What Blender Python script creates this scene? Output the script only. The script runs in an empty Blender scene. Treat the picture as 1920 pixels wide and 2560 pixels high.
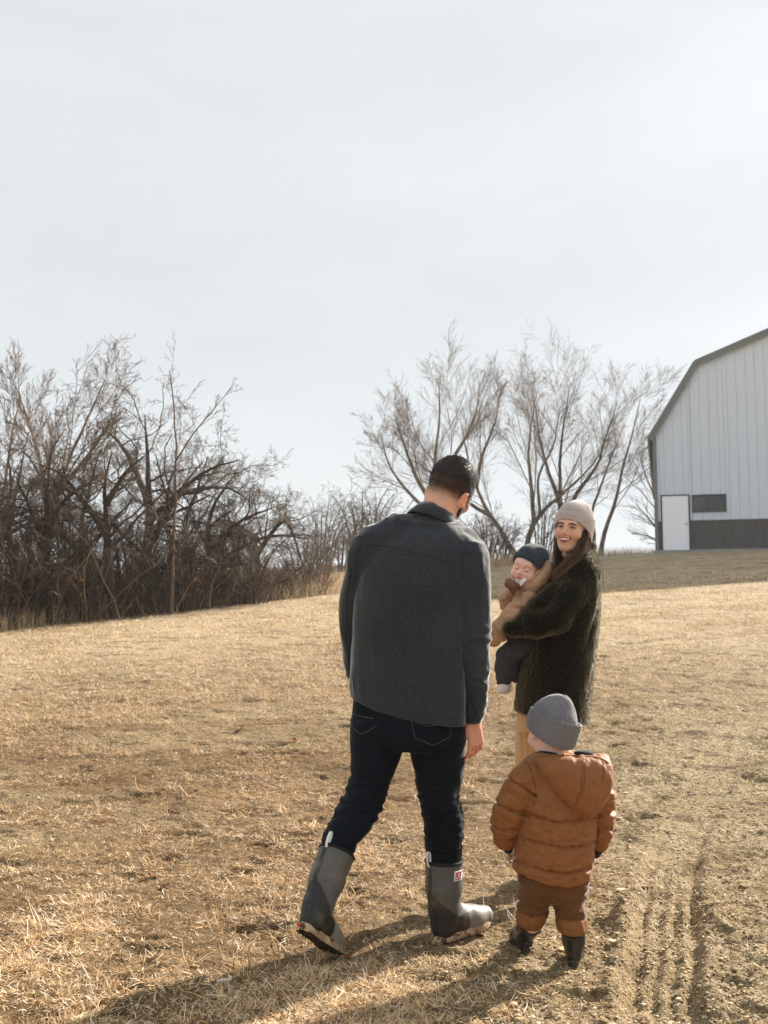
import bpy, math, random
import numpy as np
from mathutils import Vector, Matrix
from mathutils.bvhtree import BVHTree

scene = bpy.context.scene
COL = scene.collection
RNG = np.random.default_rng(11)
random.seed(4)

# ------------------------------------------------------------------ camera, sky, sun, exposure
FPX = 2489.0                      # focal length in pixels of the 1920 x 2560 frame (35 mm lens)
CAMZ = 1.27
PITCH = math.atan(240.0 / FPX)
CP, SP = math.cos(PITCH), math.sin(PITCH)
cam_data = bpy.data.cameras.new('camera')
cam_data.sensor_fit = 'VERTICAL'
cam_data.sensor_height = 36.0
cam_data.sensor_width = 27.0
cam_data.lens = 36.0 * FPX / 2560.0
cam_data.clip_start = 0.05
cam_data.clip_end = 3000
cam_data.dof.use_dof = True
cam_data.dof.focus_distance = 3.75
cam_data.dof.aperture_fstop = 7.0
cam = bpy.data.objects.new('camera', cam_data)
cam.location = (0, 0, CAMZ)
cam.rotation_euler = (math.pi / 2 + PITCH, 0, 0)
COL.objects.link(cam)
scene.camera = cam

SUN_AZ = math.radians(46.0)       # clockwise from +Y (the viewing direction)
SUN_EL = math.radians(28.0)
SUN_DIR = Vector((math.sin(SUN_AZ) * math.cos(SUN_EL), math.cos(SUN_AZ) * math.cos(SUN_EL), math.sin(SUN_EL)))
sun_data = bpy.data.lights.new('sun', 'SUN')
sun_data.energy = 5.0
sun_data.angle = math.radians(0.6)
sun_data.color = (1.0, 0.93, 0.825)
sun = bpy.data.objects.new('sun', sun_data)
sun.rotation_euler = (-SUN_DIR).to_track_quat('-Z', 'Y').to_euler()
sun.location = (30, 30, 40)
COL.objects.link(sun)

world = bpy.data.worlds.new('World')
scene.world = world
world.use_nodes = True
wn, wl = world.node_tree.nodes, world.node_tree.links
wn.clear()
w_out = wn.new('ShaderNodeOutputWorld')
w_bg = wn.new('ShaderNodeBackground')
w_bg.inputs['Strength'].default_value = 0.10
w_sky = wn.new('ShaderNodeTexSky')
w_sky.sky_type = 'NISHITA'
w_sky.sun_disc = False
w_sky.sun_elevation = SUN_EL
w_sky.sun_rotation = SUN_AZ
w_sky.altitude = 200
w_sky.air_density = 1.0
w_sky.dust_density = 4.0
w_sky.ozone_density = 1.0
# thin high cloud: the sky is whitened, and faint streaks of cloud run through it
w_bw = wn.new('ShaderNodeRGBToBW')
w_tint = wn.new('ShaderNodeMixRGB'); w_tint.blend_type = 'MULTIPLY'; w_tint.inputs[0].default_value = 1.0
w_tint.inputs[2].default_value = (0.955, 1.0, 1.035, 1)
w_mix = wn.new('ShaderNodeMixRGB'); w_mix.inputs[0].default_value = 0.86
w_tc = wn.new('ShaderNodeTexCoord')
w_map = wn.new('ShaderNodeMapping'); w_map.inputs['Scale'].default_value = (1.0, 1.6, 3.2)
w_map.inputs['Rotation'].default_value = (0.2, 0.35, 0.1)
w_noise = wn.new('ShaderNodeTexNoise'); w_noise.inputs['Scale'].default_value = 2.3
w_noise.inputs['Detail'].default_value = 7; w_noise.inputs['Roughness'].default_value = 0.55
w_ramp = wn.new('ShaderNodeValToRGB')
w_ramp.color_ramp.elements[0].position = 0.30; w_ramp.color_ramp.elements[0].color = (0.93, 0.94, 0.96, 1)
w_ramp.color_ramp.elements[1].position = 0.70; w_ramp.color_ramp.elements[1].color = (1.06, 1.055, 1.05, 1)
w_cl = wn.new('ShaderNodeMixRGB'); w_cl.blend_type = 'MULTIPLY'; w_cl.inputs[0].default_value = 1.0
# the cloud veil evens the sky out: part of it is a constant whitish veil
w_veil = wn.new('ShaderNodeMixRGB'); w_veil.inputs[0].default_value = 0.97
w_veil.inputs[2].default_value = (2.92, 3.09, 3.16, 1)
wl.new(w_sky.outputs['Color'], w_bw.inputs['Color'])
wl.new(w_bw.outputs['Val'], w_tint.inputs[1])
wl.new(w_sky.outputs['Color'], w_mix.inputs[1])
wl.new(w_tint.outputs['Color'], w_mix.inputs[2])
wl.new(w_tc.outputs['Generated'], w_map.inputs['Vector'])
wl.new(w_map.outputs['Vector'], w_noise.inputs['Vector'])
wl.new(w_noise.outputs['Fac'], w_ramp.inputs['Fac'])
wl.new(w_mix.outputs['Color'], w_veil.inputs[1])
wl.new(w_veil.outputs['Color'], w_cl.inputs[1])
wl.new(w_ramp.outputs['Color'], w_cl.inputs[2])
wl.new(w_cl.outputs['Color'], w_bg.inputs['Color'])
wl.new(w_bg.outputs['Background'], w_out.inputs['Surface'])

scene.view_settings.view_transform = 'Standard'
scene.view_settings.look = 'None'
scene.view_settings.gamma = 1.0
scene.view_settings.exposure = 1.40
scene.view_settings.use_curve_mapping = False
scene.cycles.max_bounces = 6
scene.cycles.diffuse_bounces = 3
scene.cycles.use_denoising = True

# ------------------------------------------------------------------ helpers
def srgb(r, g, b):
    f = lambda c: c / 12.92 if c <= 0.04045 else ((c + 0.055) / 1.055) ** 2.4
    return (f(r / 255.0), f(g / 255.0), f(b / 255.0))

def P(px, py, Y):
    """World point on the plane at distance Y that the photograph shows at (px, py)."""
    u, v = (px - 960.0) / FPX, (1280.0 - py) / FPX
    t = Y / (CP - v * SP)
    return np.array((u * t, Y, CAMZ + t * (SP + v * CP)))

def G(px, py):
    """Point of the level ground near the people."""
    u, v = (px - 960.0) / FPX, (1280.0 - py) / FPX
    t = -CAMZ / (SP + v * CP)
    return np.array((u * t, t * (CP - v * SP), 0.0))

def norm(a):
    return a / np.maximum(np.linalg.norm(a, axis=-1, keepdims=True), 1e-9)

def _hash(ix, iy, iz, seed):
    h = (ix.astype(np.uint32) * np.uint32(374761393) + iy.astype(np.uint32) * np.uint32(668265263)
         + iz.astype(np.uint32) * np.uint32(1274126177) + np.uint32((seed * 2654435761) & 0xffffffff))
    h = (h ^ (h >> np.uint32(13))) * np.uint32(1274126177)
    h = (h ^ (h >> np.uint32(15))) * np.uint32(2246822519)
    h = h ^ (h >> np.uint32(16))
    return (h & np.uint32(0xffffff)).astype(np.float32) / np.float32(0x7fffff) - 1.0

def vnoise(p, seed=0):
    p = np.asarray(p, dtype=np.float32)
    i = np.floor(p).astype(np.int64)
    f = p - i
    f = f * f * (3 - 2 * f)
    x, y, z = i[..., 0], i[..., 1], i[..., 2]
    fx, fy, fz = f[..., 0], f[..., 1], f[..., 2]
    def c(dx, dy, dz):
        return _hash((x + dx) & 0xffffffff, (y + dy) & 0xffffffff, (z + dz) & 0xffffffff, seed)
    a = c(0, 0, 0) * (1 - fx) + c(1, 0, 0) * fx
    b = c(0, 1, 0) * (1 - fx) + c(1, 1, 0) * fx
    e = c(0, 0, 1) * (1 - fx) + c(1, 0, 1) * fx
    g = c(0, 1, 1) * (1 - fx) + c(1, 1, 1) * fx
    return (a * (1 - fy) + b * fy) * (1 - fz) + (e * (1 - fy) + g * fy) * fz

def fbm(p, octaves=4, seed=0, gain=0.5):
    p = np.asarray(p, dtype=np.float32)
    s, a, t = 0.0, 1.0, 0.0
    for o in range(octaves):
        s = s + a * vnoise(p * (2.03 ** o) + 7.3 * o, seed + o)
        t += a
        a *= gain
    return s / t

def xy0(x, y, sc=1.0):
    return np.stack([np.asarray(x) * sc, np.asarray(y) * sc, np.zeros_like(np.asarray(x, dtype=float))], axis=-1)

def sstep(a, b, x):
    t = np.clip((x - a) / (b - a), 0, 1)
    return t * t * (3 - 2 * t)

def mesh_np(name, verts, faces, smooth=True, col=None):
    """faces: one integer array (n,3) or (n,4), or a list of such arrays."""
    fl = faces if isinstance(faces, list) else [faces]
    fl = [np.asarray(f, dtype=np.int32) for f in fl if len(f)]
    me = bpy.data.meshes.new(name)
    verts = np.asarray(verts, dtype=np.float32)
    me.vertices.add(len(verts))
    me.vertices.foreach_set('co', verts.ravel())
    nl = sum(f.size for f in fl)
    me.loops.add(nl)
    me.loops.foreach_set('vertex_index', np.concatenate([f.ravel() for f in fl]))
    npoly = sum(len(f) for f in fl)
    me.polygons.add(npoly)
    tot = np.concatenate([np.full(len(f), f.shape[1], np.int32) for f in fl])
    start = np.concatenate([[0], np.cumsum(tot)[:-1]]).astype(np.int32)
    me.polygons.foreach_set('loop_start', start)
    me.polygons.foreach_set('loop_total', tot)
    me.update(calc_edges=True)
    me.polygons.foreach_set('use_smooth', np.full(npoly, bool(smooth)))
    if col is not None:
        at = me.color_attributes.new('Col', 'FLOAT_COLOR', 'POINT')
        c = np.ones((len(verts), 4), np.float32)
        c[:, :3] = col
        at.data.foreach_set('color', c.ravel())
    me.update()
    return me

def link(name, me, mat=None, parent=None):
    o = bpy.data.objects.new(name, me)
    COL.objects.link(o)
    if mat is not None and me is not None and len(me.materials) == 0:
        me.materials.append(mat)
    if parent is not None:
        o.parent = parent
        o.matrix_parent_inverse = parent.matrix_world.inverted()
    return o

def empty(name, loc, label=None, cat=None, group=None):
    o = bpy.data.objects.new(name, None)
    o.empty_display_size = 0.2
    o.location = [float(c) for c in loc]
    o.matrix_world = Matrix.Translation(o.location)
    COL.objects.link(o)
    return tag(o, label, cat, group)

def tag(o, label=None, cat=None, group=None, kind=None):
    if label: o['label'] = label
    if cat: o['category'] = cat
    if group: o['group'] = group
    if kind: o['kind'] = kind
    return o

def copy_tree(o, parent=None):
    c = o.copy()
    COL.objects.link(c)
    if parent is not None:
        c.parent = parent
    for ch in o.children:
        copy_tree(ch, c)
    return c

class MB:
    """Collects shapes into one mesh."""
    def __init__(s): s.v, s.q, s.t, s.n = [], [], [], 0
    def add(s, v, q=None, t=None):
        v = np.asarray(v, float)
        if q is not None and len(q): s.q.append(np.asarray(q) + s.n)
        if t is not None and len(t): s.t.append(np.asarray(t) + s.n)
        s.v.append(v); s.n += len(v)
    def box(s, lo, hi, M=None):
        lo, hi = np.asarray(lo, float), np.asarray(hi, float)
        v = np.array([[(hi if b else lo)[k] for k, b in enumerate(bits)] for bits in
                      ((0,0,0),(1,0,0),(1,1,0),(0,1,0),(0,0,1),(1,0,1),(1,1,1),(0,1,1))])
        if M is not None: v = v @ M[:3, :3].T + M[:3, 3]
        s.add(v, [(0,3,2,1),(4,5,6,7),(0,1,5,4),(1,2,6,5),(2,3,7,6),(3,0,4,7)])
    def tube(s, pts, r, sides=6):
        v, q = tubes(np.asarray(pts, float)[None], np.broadcast_to(np.asarray(r, float), (1, len(pts))), sides)
        s.add(v, q)
    def build(s, name, mat, parent=None, smooth=False):
        f = []
        if s.q: f.append(np.concatenate(s.q))
        if s.t: f.append(np.concatenate(s.t))
        return link(name, mesh_np(name, np.concatenate(s.v), f, smooth), mat, parent)

def tubes(Pt, R, sides=3, twist=0.0):
    """Pt (n,m,3) polylines, R (n,m) radii -> verts, quads (open tubes)."""
    n, m, _ = Pt.shape
    T = np.empty_like(Pt)
    T[:, 1:-1] = Pt[:, 2:] - Pt[:, :-2] if m > 2 else T[:, 1:-1]
    T[:, 0] = Pt[:, 1] - Pt[:, 0]
    T[:, -1] = Pt[:, -1] - Pt[:, -2]
    T = norm(T)
    ref = np.zeros_like(T[:, :1]); ref[..., 2] = 1.0
    mean = norm(T.mean(axis=1, keepdims=True))
    ref = np.where(np.abs(mean[..., 2:3]) > 0.8, np.array([1.0, 0.13, 0.0]), ref)
    A = norm(np.cross(T, np.broadcast_to(ref, T.shape)))
    B = np.cross(T, A)
    ang = np.arange(sides) * 2 * math.pi / sides + twist
    V = Pt[:, :, None] + R[:, :, None, None] * (A[:, :, None] * np.cos(ang)[None, None, :, None] + B[:, :, None] * np.sin(ang)[None, None, :, None])
    idx = np.arange(n * m * sides).reshape(n, m, sides)
    a = idx[:, :-1]; b = idx[:, 1:]
    q = np.stack([a, np.roll(a, -1, axis=2), np.roll(b, -1, axis=2), b], axis=-1).reshape(-1, 4)
    return V.reshape(-1, 3), q

# ------------------------------------------------------------------ materials
def nd(nt, kind, **kw):
    n = nt.nodes.new(kind)
    for k, v in kw.items():
        if k in n.inputs: n.inputs[k].default_value = v
        else: setattr(n, k, v)
    return n

def mat(name, base=(0.5, 0.5, 0.5), rough=0.8, var=None, bump=None, sheen=0.0, sss=0.0, sssr=(1, .35, .2), spec=0.3,
        attr=False, metal=0.0, transl=0.0, sheen_tint=None, coat=0.0):
    """var: list of (scale, colour, amount, lo, hi); bump: list of (scale, strength, distance, kind)."""
    m = bpy.data.materials.new(name)
    m.use_nodes = True
    nt = m.node_tree
    b = nt.nodes['Principled BSDF']
    b.inputs['Roughness'].default_value = rough
    b.inputs['Specular IOR Level'].default_value = spec
    b.inputs['Metallic'].default_value = metal
    if sheen:
        b.inputs['Sheen Weight'].default_value = sheen
        b.inputs['Sheen Roughness'].default_value = 0.35
        if sheen_tint: b.inputs['Sheen Tint'].default_value = (*sheen_tint, 1)
    if coat:
        b.inputs['Coat Weight'].default_value = coat
        b.inputs['Coat Roughness'].default_value = 0.25
    if sss:
        b.inputs['Subsurface Weight'].default_value = sss
        b.inputs['Subsurface Radius'].default_value = sssr
        b.inputs['Subsurface Scale'].default_value = 0.012
    tc = nt.nodes.new('ShaderNodeTexCoord')
    if attr:
        at = nd(nt, 'ShaderNodeAttribute', attribute_name='Col')
        cur = at.outputs['Color']
    else:
        rgb = nt.nodes.new('ShaderNodeRGB')
        rgb.outputs[0].default_value = (*base, 1)
        cur = rgb.outputs[0]
    for (sc, colour, amount, lo, hi) in (var or []):
        no = nd(nt, 'ShaderNodeTexNoise', Scale=sc if not isinstance(sc, tuple) else 1.0, Detail=5.0, Roughness=0.6)
        if isinstance(sc, tuple):
            mp = nd(nt, 'ShaderNodeMapping'); mp.inputs['Scale'].default_value = sc
            nt.links.new(tc.outputs['Object'], mp.inputs['Vector']); nt.links.new(mp.outputs[0], no.inputs['Vector'])
        else:
            nt.links.new(tc.outputs['Object'], no.inputs['Vector'])
        mr = nd(nt, 'ShaderNodeMapRange', **{'From Min': lo, 'From Max': hi, 'To Min': 0.0, 'To Max': amount})
        nt.links.new(no.outputs['Fac'], mr.inputs['Value'])
        mx = nt.nodes.new('ShaderNodeMixRGB')
        if colour == 'mul':
            mx.blend_type = 'MULTIPLY'; mx.inputs[2].default_value = (0.35, 0.35, 0.35, 1)
        else:
            mx.inputs[2].default_value = (*colour, 1)
        nt.links.new(mr.outputs[0], mx.inputs[0])
        nt.links.new(cur, mx.inputs[1])
        cur = mx.outputs[0]
    nt.links.new(cur, b.inputs['Base Color'])
    last = None
    for (sc, st, dist, kind) in (bump or []):
        if kind == 'noise':
            no = nd(nt, 'ShaderNodeTexNoise', Scale=1.0 if isinstance(sc, tuple) else sc, Detail=4.0, Roughness=0.6); out = no.outputs['Fac']
        elif kind == 'voronoi':
            no = nd(nt, 'ShaderNodeTexVoronoi', Scale=1.0 if isinstance(sc, tuple) else sc); out = no.outputs['Distance']
        else:
            no = nd(nt, 'ShaderNodeTexWave', Scale=sc, Distortion=0.6); no.bands_direction = kind; out = no.outputs['Fac']
        if isinstance(sc, tuple):
            mp = nd(nt, 'ShaderNodeMapping'); mp.inputs['Scale'].default_value = sc
            nt.links.new(tc.outputs['Object'], mp.inputs['Vector']); nt.links.new(mp.outputs[0], no.inputs['Vector'])
        else:
            nt.links.new(tc.outputs['Object'], no.inputs['Vector'])
        bp = nd(nt, 'ShaderNodeBump', Strength=st, Distance=dist)
        nt.links.new(out, bp.inputs['Height'])
        if last is not None: nt.links.new(last, bp.inputs['Normal'])
        last = bp.outputs['Normal']
    if last is not None:
        nt.links.new(last, b.inputs['Normal'])
    if transl:
        tr = nt.nodes.new('ShaderNodeBsdfTranslucent')
        nt.links.new(cur, tr.inputs['Color'])
        ms = nt.nodes.new('ShaderNodeMixShader'); ms.inputs[0].default_value = transl
        nt.links.new(b.outputs[0], ms.inputs[1]); nt.links.new(tr.outputs[0], ms.inputs[2])
        nt.links.new(ms.outputs[0], nt.nodes['Material Output'].inputs['Surface'])
    return m

# ------------------------------------------------------------------ ground
def terrain(x, y):
    x, y = np.asarray(x, float), np.asarray(y, float)
    u = np.clip(x / np.maximum(y, 3.0), -0.6, 0.6)
    a = 0.0925 + 0.045 * u
    w = np.clip(y - 4.4, 0, 2.4)
    S = w * w / 4.8 + np.maximum(y - 6.8, 0)
    S36 = 1.2 + (36 - 6.8)
    S = np.where(y > 36, S36 + 3.0 * (1 - np.exp(-np.maximum(y - 36, 0) / 3.0)), S)
    drop = np.maximum(y - 47, 0) * 0.11
    drop = 14 * (1 - np.exp(-drop / 14))
    z = a * S - drop
    # gentle swells of the field
    z = z + 0.10 * fbm(xy0(x, y, 0.09), 2, 5) * sstep(6, 14, y) * (1 - sstep(27, 35, y))
    return z

def polyline_dist(x, y, pts):
    """Signed distance to a polyline and the length along it."""
    best = np.full(np.shape(x), 1e9); side = np.zeros(np.shape(x)); along = np.zeros(np.shape(x))
    acc = 0.0
    for (a, b) in zip(pts[:-1], pts[1:]):
        d = b - a; L = math.hypot(d[0], d[1])
        t = np.clip(((x - a[0]) * d[0] + (y - a[1]) * d[1]) / (L * L), 0, 1)
        qx, qy = x - (a[0] + t * d[0]), y - (a[1] + t * d[1])
        dist = np.hypot(qx, qy)
        sg = np.sign(qx * d[1] - qy * d[0])
        m = dist < best
        best = np.where(m, dist, best); side = np.where(m, sg, side); along = np.where(m, acc + t * L, along)
        acc += L
    return best * side, along

def smooth_pts(pts, n=5):
    pts = np.asarray(pts, float)
    t = np.arange(len(pts)); tt = np.linspace(0, len(pts) - 1, (len(pts) - 1) * n + 1)
    out = np.stack([hermite(t, pts[:, k], tt) for k in range(pts.shape[1])], 1)
    return out

def hermite(x, y, xq):
    x, y = np.asarray(x, float), np.asarray(y, float)
    if len(x) == 1: return np.full(np.shape(xq), y[0])
    m = np.gradient(y, x) if len(x) > 2 else np.full(len(x), (y[1] - y[0]) / (x[1] - x[0]))
    # limit overshoot
    s = np.diff(y) / np.diff(x)
    for i in range(len(x)):
        lo = s[max(i - 1, 0)]; hi = s[min(i, len(s) - 1)]
        if lo * hi <= 0 and 0 < i < len(x) - 1: m[i] = 0
        else:
            lim = 3 * min(abs(lo), abs(hi)); m[i] = np.clip(m[i], -lim, lim)
    k = np.clip(np.searchsorted(x, xq) - 1, 0, len(x) - 2)
    h = x[k + 1] - x[k]; t = np.clip((xq - x[k]) / h, 0, 1)
    return ((2*t**3 - 3*t**2 + 1) * y[k] + (t**3 - 2*t**2 + t) * h * m[k] + (-2*t**3 + 3*t**2) * y[k+1] + (t**3 - t**2) * h * m[k+1])

TRACK1 = smooth_pts([G(x, y)[:2] for x, y in ((1668, 2760), (1660, 2560), (1657, 2400), (1665, 2260), (1690, 2150), (1745, 2040), (1830, 1930), (1960, 1830))])
TRACK2 = smooth_pts([G(x, y)[:2] for x, y in ((1730, 2205), (1800, 2178), (1920, 2165), (2100, 2180), (2400, 2260))])
TRACK3 = smooth_pts([G(x, y)[:2] for x, y in ((1720, 1840), (1800, 1858), (1920, 1885), (2100, 1950))])

def dirt_mask(x, y):
    """1 where the soil is bare or gravelly, 0 in the dry lawn."""
    edge = x - (0.05 + 0.22 * (y - 3.2)) + 0.35 * fbm(xy0(x, y, 0.9), 3, 21)
    m = sstep(-0.55, 0.75, edge)
    m = m * (1 - sstep(7.5, 15, y))
    worn = sstep(0.12, 0.5, fbm(xy0(x, y * 1.6, 0.55), 4, 33)) * 0.75 * sstep(3.6, 4.6, y) * (1 - sstep(9, 15, y))
    return np.clip(np.maximum(m, worn), 0, 1)

def micro(x, y):
    """Clods, hoof and boot marks, wheel tracks: the small relief of the ground near the people."""
    r = np.hypot(x, y)
    f = (1 - sstep(11, 26, r))
    dm = dirt_mask(x, y)
    calm = np.ones(np.shape(x))
    nr_ = (x > 0.2) & (y < 9)
    for tr, w_ in ((TRACK1, .13), (TRACK2, .15)):
        if np.any(nr_): calm[nr_] *= 1 - 0.75 * (1 - sstep(w_, w_ + .05, np.abs(polyline_dist(x[nr_], y[nr_], tr)[0])))
    z = 0.020 * fbm(xy0(x, y, 2.1), 3, 41) * f
    cl = fbm(xy0(x, y, 9.0), 4, 51, 0.68)
    z = z + 0.026 * cl * f * calm * (0.6 + 0.5 * dm)
    z = z - 0.020 * sstep(0.24, 0.40, fbm(xy0(x, y * 1.6, 4.6), 4, 55, 0.6)) * f * calm
    z = z + 0.0045 * vnoise(xy0(x, y, 24), 57) * (1 - sstep(6, 10, r))
    z = z + 0.007 * np.abs(vnoise(xy0(x, y, 31), 61)) * dm * f
    near = (x > 0.2) & (y < 9)
    if np.any(near):
        xs, ys = x[near], y[near]
        dz = np.zeros(xs.shape)
        wob = 0.025 * vnoise(xy0(xs, ys, 2.6), 71)
        crumble = (0.25 + 0.75 * sstep(-0.35, 0.30, fbm(xy0(xs, ys, 3.2), 3, 73))) * (0.35 + 0.65 * (1 - sstep(4.1, 5.4, ys)))
        d, al = polyline_dist(xs, ys, TRACK1)
        d = d + wob
        w = 0.125
        inside = 1 - sstep(w - 0.015, w + 0.02, np.abs(d))
        lug = 0.5 + 0.5 * np.sin(al * 2 * math.pi / 0.055 + 6 * np.abs(d) / w)
        rib = np.cos(d / w * math.pi * 4.0)
        dz += inside * (-0.036 + crumble * (0.016 * rib + 0.009 * sstep(0.35, 0.8, lug)))
        dz += 0.038 * crumble * np.exp(-((np.abs(d) - w - 0.045) / 0.032) ** 2) * (0.6 + 0.8 * np.abs(fbm(xy0(xs, ys, 16), 2, 75)))
        d, al = polyline_dist(xs, ys, TRACK2)
        d = d + wob
        w = 0.15
        inside = 1 - sstep(w - 0.02, w + 0.02, np.abs(d))
        lug = 0.5 + 0.5 * np.sin(al * 2 * math.pi / 0.07 + 5 * np.sign(d))
        dz += inside * (-0.035 + crumble * (0.014 * np.cos(d / w * math.pi * 2.5) + 0.030 * lug))
        dz += 0.042 * crumble * np.exp(-((np.abs(d) - w - 0.05) / 0.04) ** 2)
        d, al = polyline_dist(xs, ys, TRACK3)
        w = 0.16
        inside = 1 - sstep(w - 0.03, w + 0.03, np.abs(d + wob))
        dz += inside * (-0.022 + 0.008 * np.sin(al * 2 * math.pi / 0.08)) + 0.02 * np.exp(-((np.abs(d + wob) - w - 0.05) / 0.045) ** 2)
        z = z.copy(); z[near] += dz * (1 - 0.65 * sstep(4.5, 6.0, ys))
    return z

def ground_z(x, y):
    x, y = np.asarray(x, float), np.asarray(y, float)
    return terrain(x, y) + micro(x, y)

def gz(x, y):
    return float(ground_z(np.array([x]), np.array([y]))[0])

rings = [1.0]
while rings[-1] < 2.6: rings.append(rings[-1] * 1.05)
while rings[-1] < 13: rings.append(rings[-1] * 1.0036)
while rings[-1] < 60: rings.append(rings[-1] * 1.012)
while rings[-1] < 900: rings.append(rings[-1] * 1.06)
rings = np.array(rings)
ang = np.radians(np.concatenate([np.linspace(-180, -40, 36)[:-1], np.linspace(-40, -27, 20)[:-1], np.linspace(-27, 29, 250)[:-1], np.linspace(29, 42, 20)[:-1], np.linspace(42, 180, 36)[:-1]]))
RR, AA = np.meshgrid(rings, ang, indexing='ij')
gx, gy = RR * np.sin(AA), RR * np.cos(AA)
gzv = ground_z(gx, gy)
nr, na = gx.shape
gv = np.stack([gx, gy, gzv], -1).reshape(-1, 3)
gi = np.arange(nr * na).reshape(nr, na)
gq = np.stack([gi[:-1], np.roll(gi, -1, 1)[:-1], np.roll(gi, -1, 1)[1:], gi[1:]], -1).reshape(-1, 4)[:, ::-1]
gv = np.concatenate([gv, [[0, 0, 0]]])
gt = np.stack([np.full(na, nr * na), gi[0], np.roll(gi[0], -1)], -1)[:, ::-1]
gcol = np.zeros((len(gv), 3), np.float32)
gcol[:-1, 0] = dirt_mask(gx, gy).ravel()
# the lawn's edge: rougher, taller, unmown grass begins there
gcol[:-1, 1] = (1 - sstep(7.5, 16, RR)).ravel()      # how far the single blades are built: between them thatch and soil show

def ground_material():
    m = bpy.data.materials.new('dry_field')
    m.use_nodes = True
    nt = m.node_tree; L = nt.links.new
    b = nt.nodes['Principled BSDF']
    b.inputs['Roughness'].default_value = 0.95
    b.inputs['Specular IOR Level'].default_value = 0.12
    tc = nt.nodes.new('ShaderNodeTexCoord')
    at = nd(nt, 'ShaderNodeAttribute', attribute_name='Col')
    sep = nt.nodes.new('ShaderNodeSeparateColor'); L(at.outputs['Color'], sep.inputs[0])
    def noise(sc, det=5, ro=0.6, stretch=None):
        n = nd(nt, 'ShaderNodeTexNoise', Scale=sc, Detail=float(det), Roughness=ro)
        if stretch:
            mp = nd(nt, 'ShaderNodeMapping'); mp.inputs['Scale'].default_value = stretch
            L(tc.outputs['Object'], mp.inputs['Vector']); L(mp.outputs[0], n.inputs['Vector'])
        else:
            L(tc.outputs['Object'], n.inputs['Vector'])
        return n.outputs['Fac']
    def ramp(fac, stops):
        r = nt.nodes.new('ShaderNodeValToRGB'); L(fac, r.inputs['Fac'])
        e = r.color_ramp.elements
        e[0].position, e[0].color = stops[0][0], (*stops[0][1], 1)
        e[1].position, e[1].color = stops[-1][0], (*stops[-1][1], 1)
        for p, c in stops[1:-1]:
            x = e.new(p); x.color = (*c, 1)
        return r.outputs['Color']
    def mix(fac, a, c, blend='MIX'):
        x = nt.nodes.new('ShaderNodeMixRGB'); x.blend_type = blend
        if isinstance(fac, float): x.inputs[0].default_value = fac
        else: L(fac, x.inputs[0])
        for i, s in ((1, a), (2, c)):
            if isinstance(s, tuple): x.inputs[i].default_value = (*s, 1)
            else: L(s, x.inputs[i])
        return x.outputs[0]
    grass = ramp(noise(26, 6, 0.7), [(0.32, (0.15, 0.105, 0.060)), (0.42, (0.39, 0.30, 0.188)), (0.55, (0.60, 0.485, 0.33)), (0.70, (0.80, 0.69, 0.51))])
    broad = ramp(noise(0.7, 5, 0.62, (1, 1.5, 1)), [(0.32, (0.66, 0.58, 0.46)), (0.52, (0.97, 0.95, 0.92)), (0.72, (1.10, 1.05, 0.98))])
    grass = mix(1.0, grass, broad, 'MULTIPLY')
    thatch = mix(1.0, grass, (0.50, 0.41, 0.325), 'MULTIPLY')
    grass = mix(sep.outputs[1], grass, thatch)
    earth = ramp(noise(38, 6, 0.72), [(0.32, (0.10, 0.064, 0.034)), (0.44, (0.32, 0.232, 0.130)), (0.56, (0.50, 0.385, 0.235)), (0.70, (0.70, 0.575, 0.40))])
    earth = mix(1.0, earth, ramp(noise(1.9, 4, 0.6), [(0.3, (0.78, 0.72, 0.62)), (0.6, (1.0, 1.0, 1.0))]), 'MULTIPLY')
    # darker brown soil in scattered spots
    dark_spots = nd(nt, 'ShaderNodeMapRange', **{'From Min': 0.54, 'From Max': 0.64, 'To Min': 0.0, 'To Max': 0.85})
    L(noise(2.6, 6, 0.68, (1, 1.7, 1)), dark_spots.inputs['Value'])
    cur = mix(sep.outputs[0], grass, earth)
    cur = mix(dark_spots.outputs[0], cur, (0.13, 0.085, 0.045))
    L(cur, b.inputs['Base Color'])
    last = None
    for sc, st, dist, kind in ((7, 0.9, 0.09, 'n'), (26, 1.0, 0.05, 'n'), (80, 1.0, 0.014, 'n'), (120, 0.6, 0.008, 'v')):
        if kind == 'n': o = noise(sc, 5, 0.65)
        else:
            v = nd(nt, 'ShaderNodeTexVoronoi', Scale=float(sc)); L(tc.outputs['Object'], v.inputs['Vector']); o = v.outputs['Distance']
        bp = nd(nt, 'ShaderNodeBump', Strength=st, Distance=dist); L(o, bp.inputs['Height'])
        if last: L(last, bp.inputs['Normal'])
        last = bp.outputs['Normal']
    L(last, b.inputs['Normal'])
    return m

ground = link('ground', mesh_np('ground', gv, [gq, gt], True, gcol), ground_material())
tag(ground, kind='structure')

# ------------------------------------------------------------------ dry grass, gravel
def scatter(n, rmin, rmax, a0, a1, rng, power=1.0):
    """Points with density falling with distance (about even in the picture)."""
    r = rmin * (rmax / rmin) ** (rng.random(n) ** power)
    a = np.radians(a0 + (a1 - a0) * rng.random(n))
    return r * np.sin(a), r * np.cos(a)

STRAW = np.array([srgb(240, 220, 184), srgb(228, 202, 158), srgb(204, 172, 124), srgb(244, 230, 202), srgb(176, 138, 94), srgb(230, 190, 134), srgb(128, 94, 62), srgb(214, 176, 130)])

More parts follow.
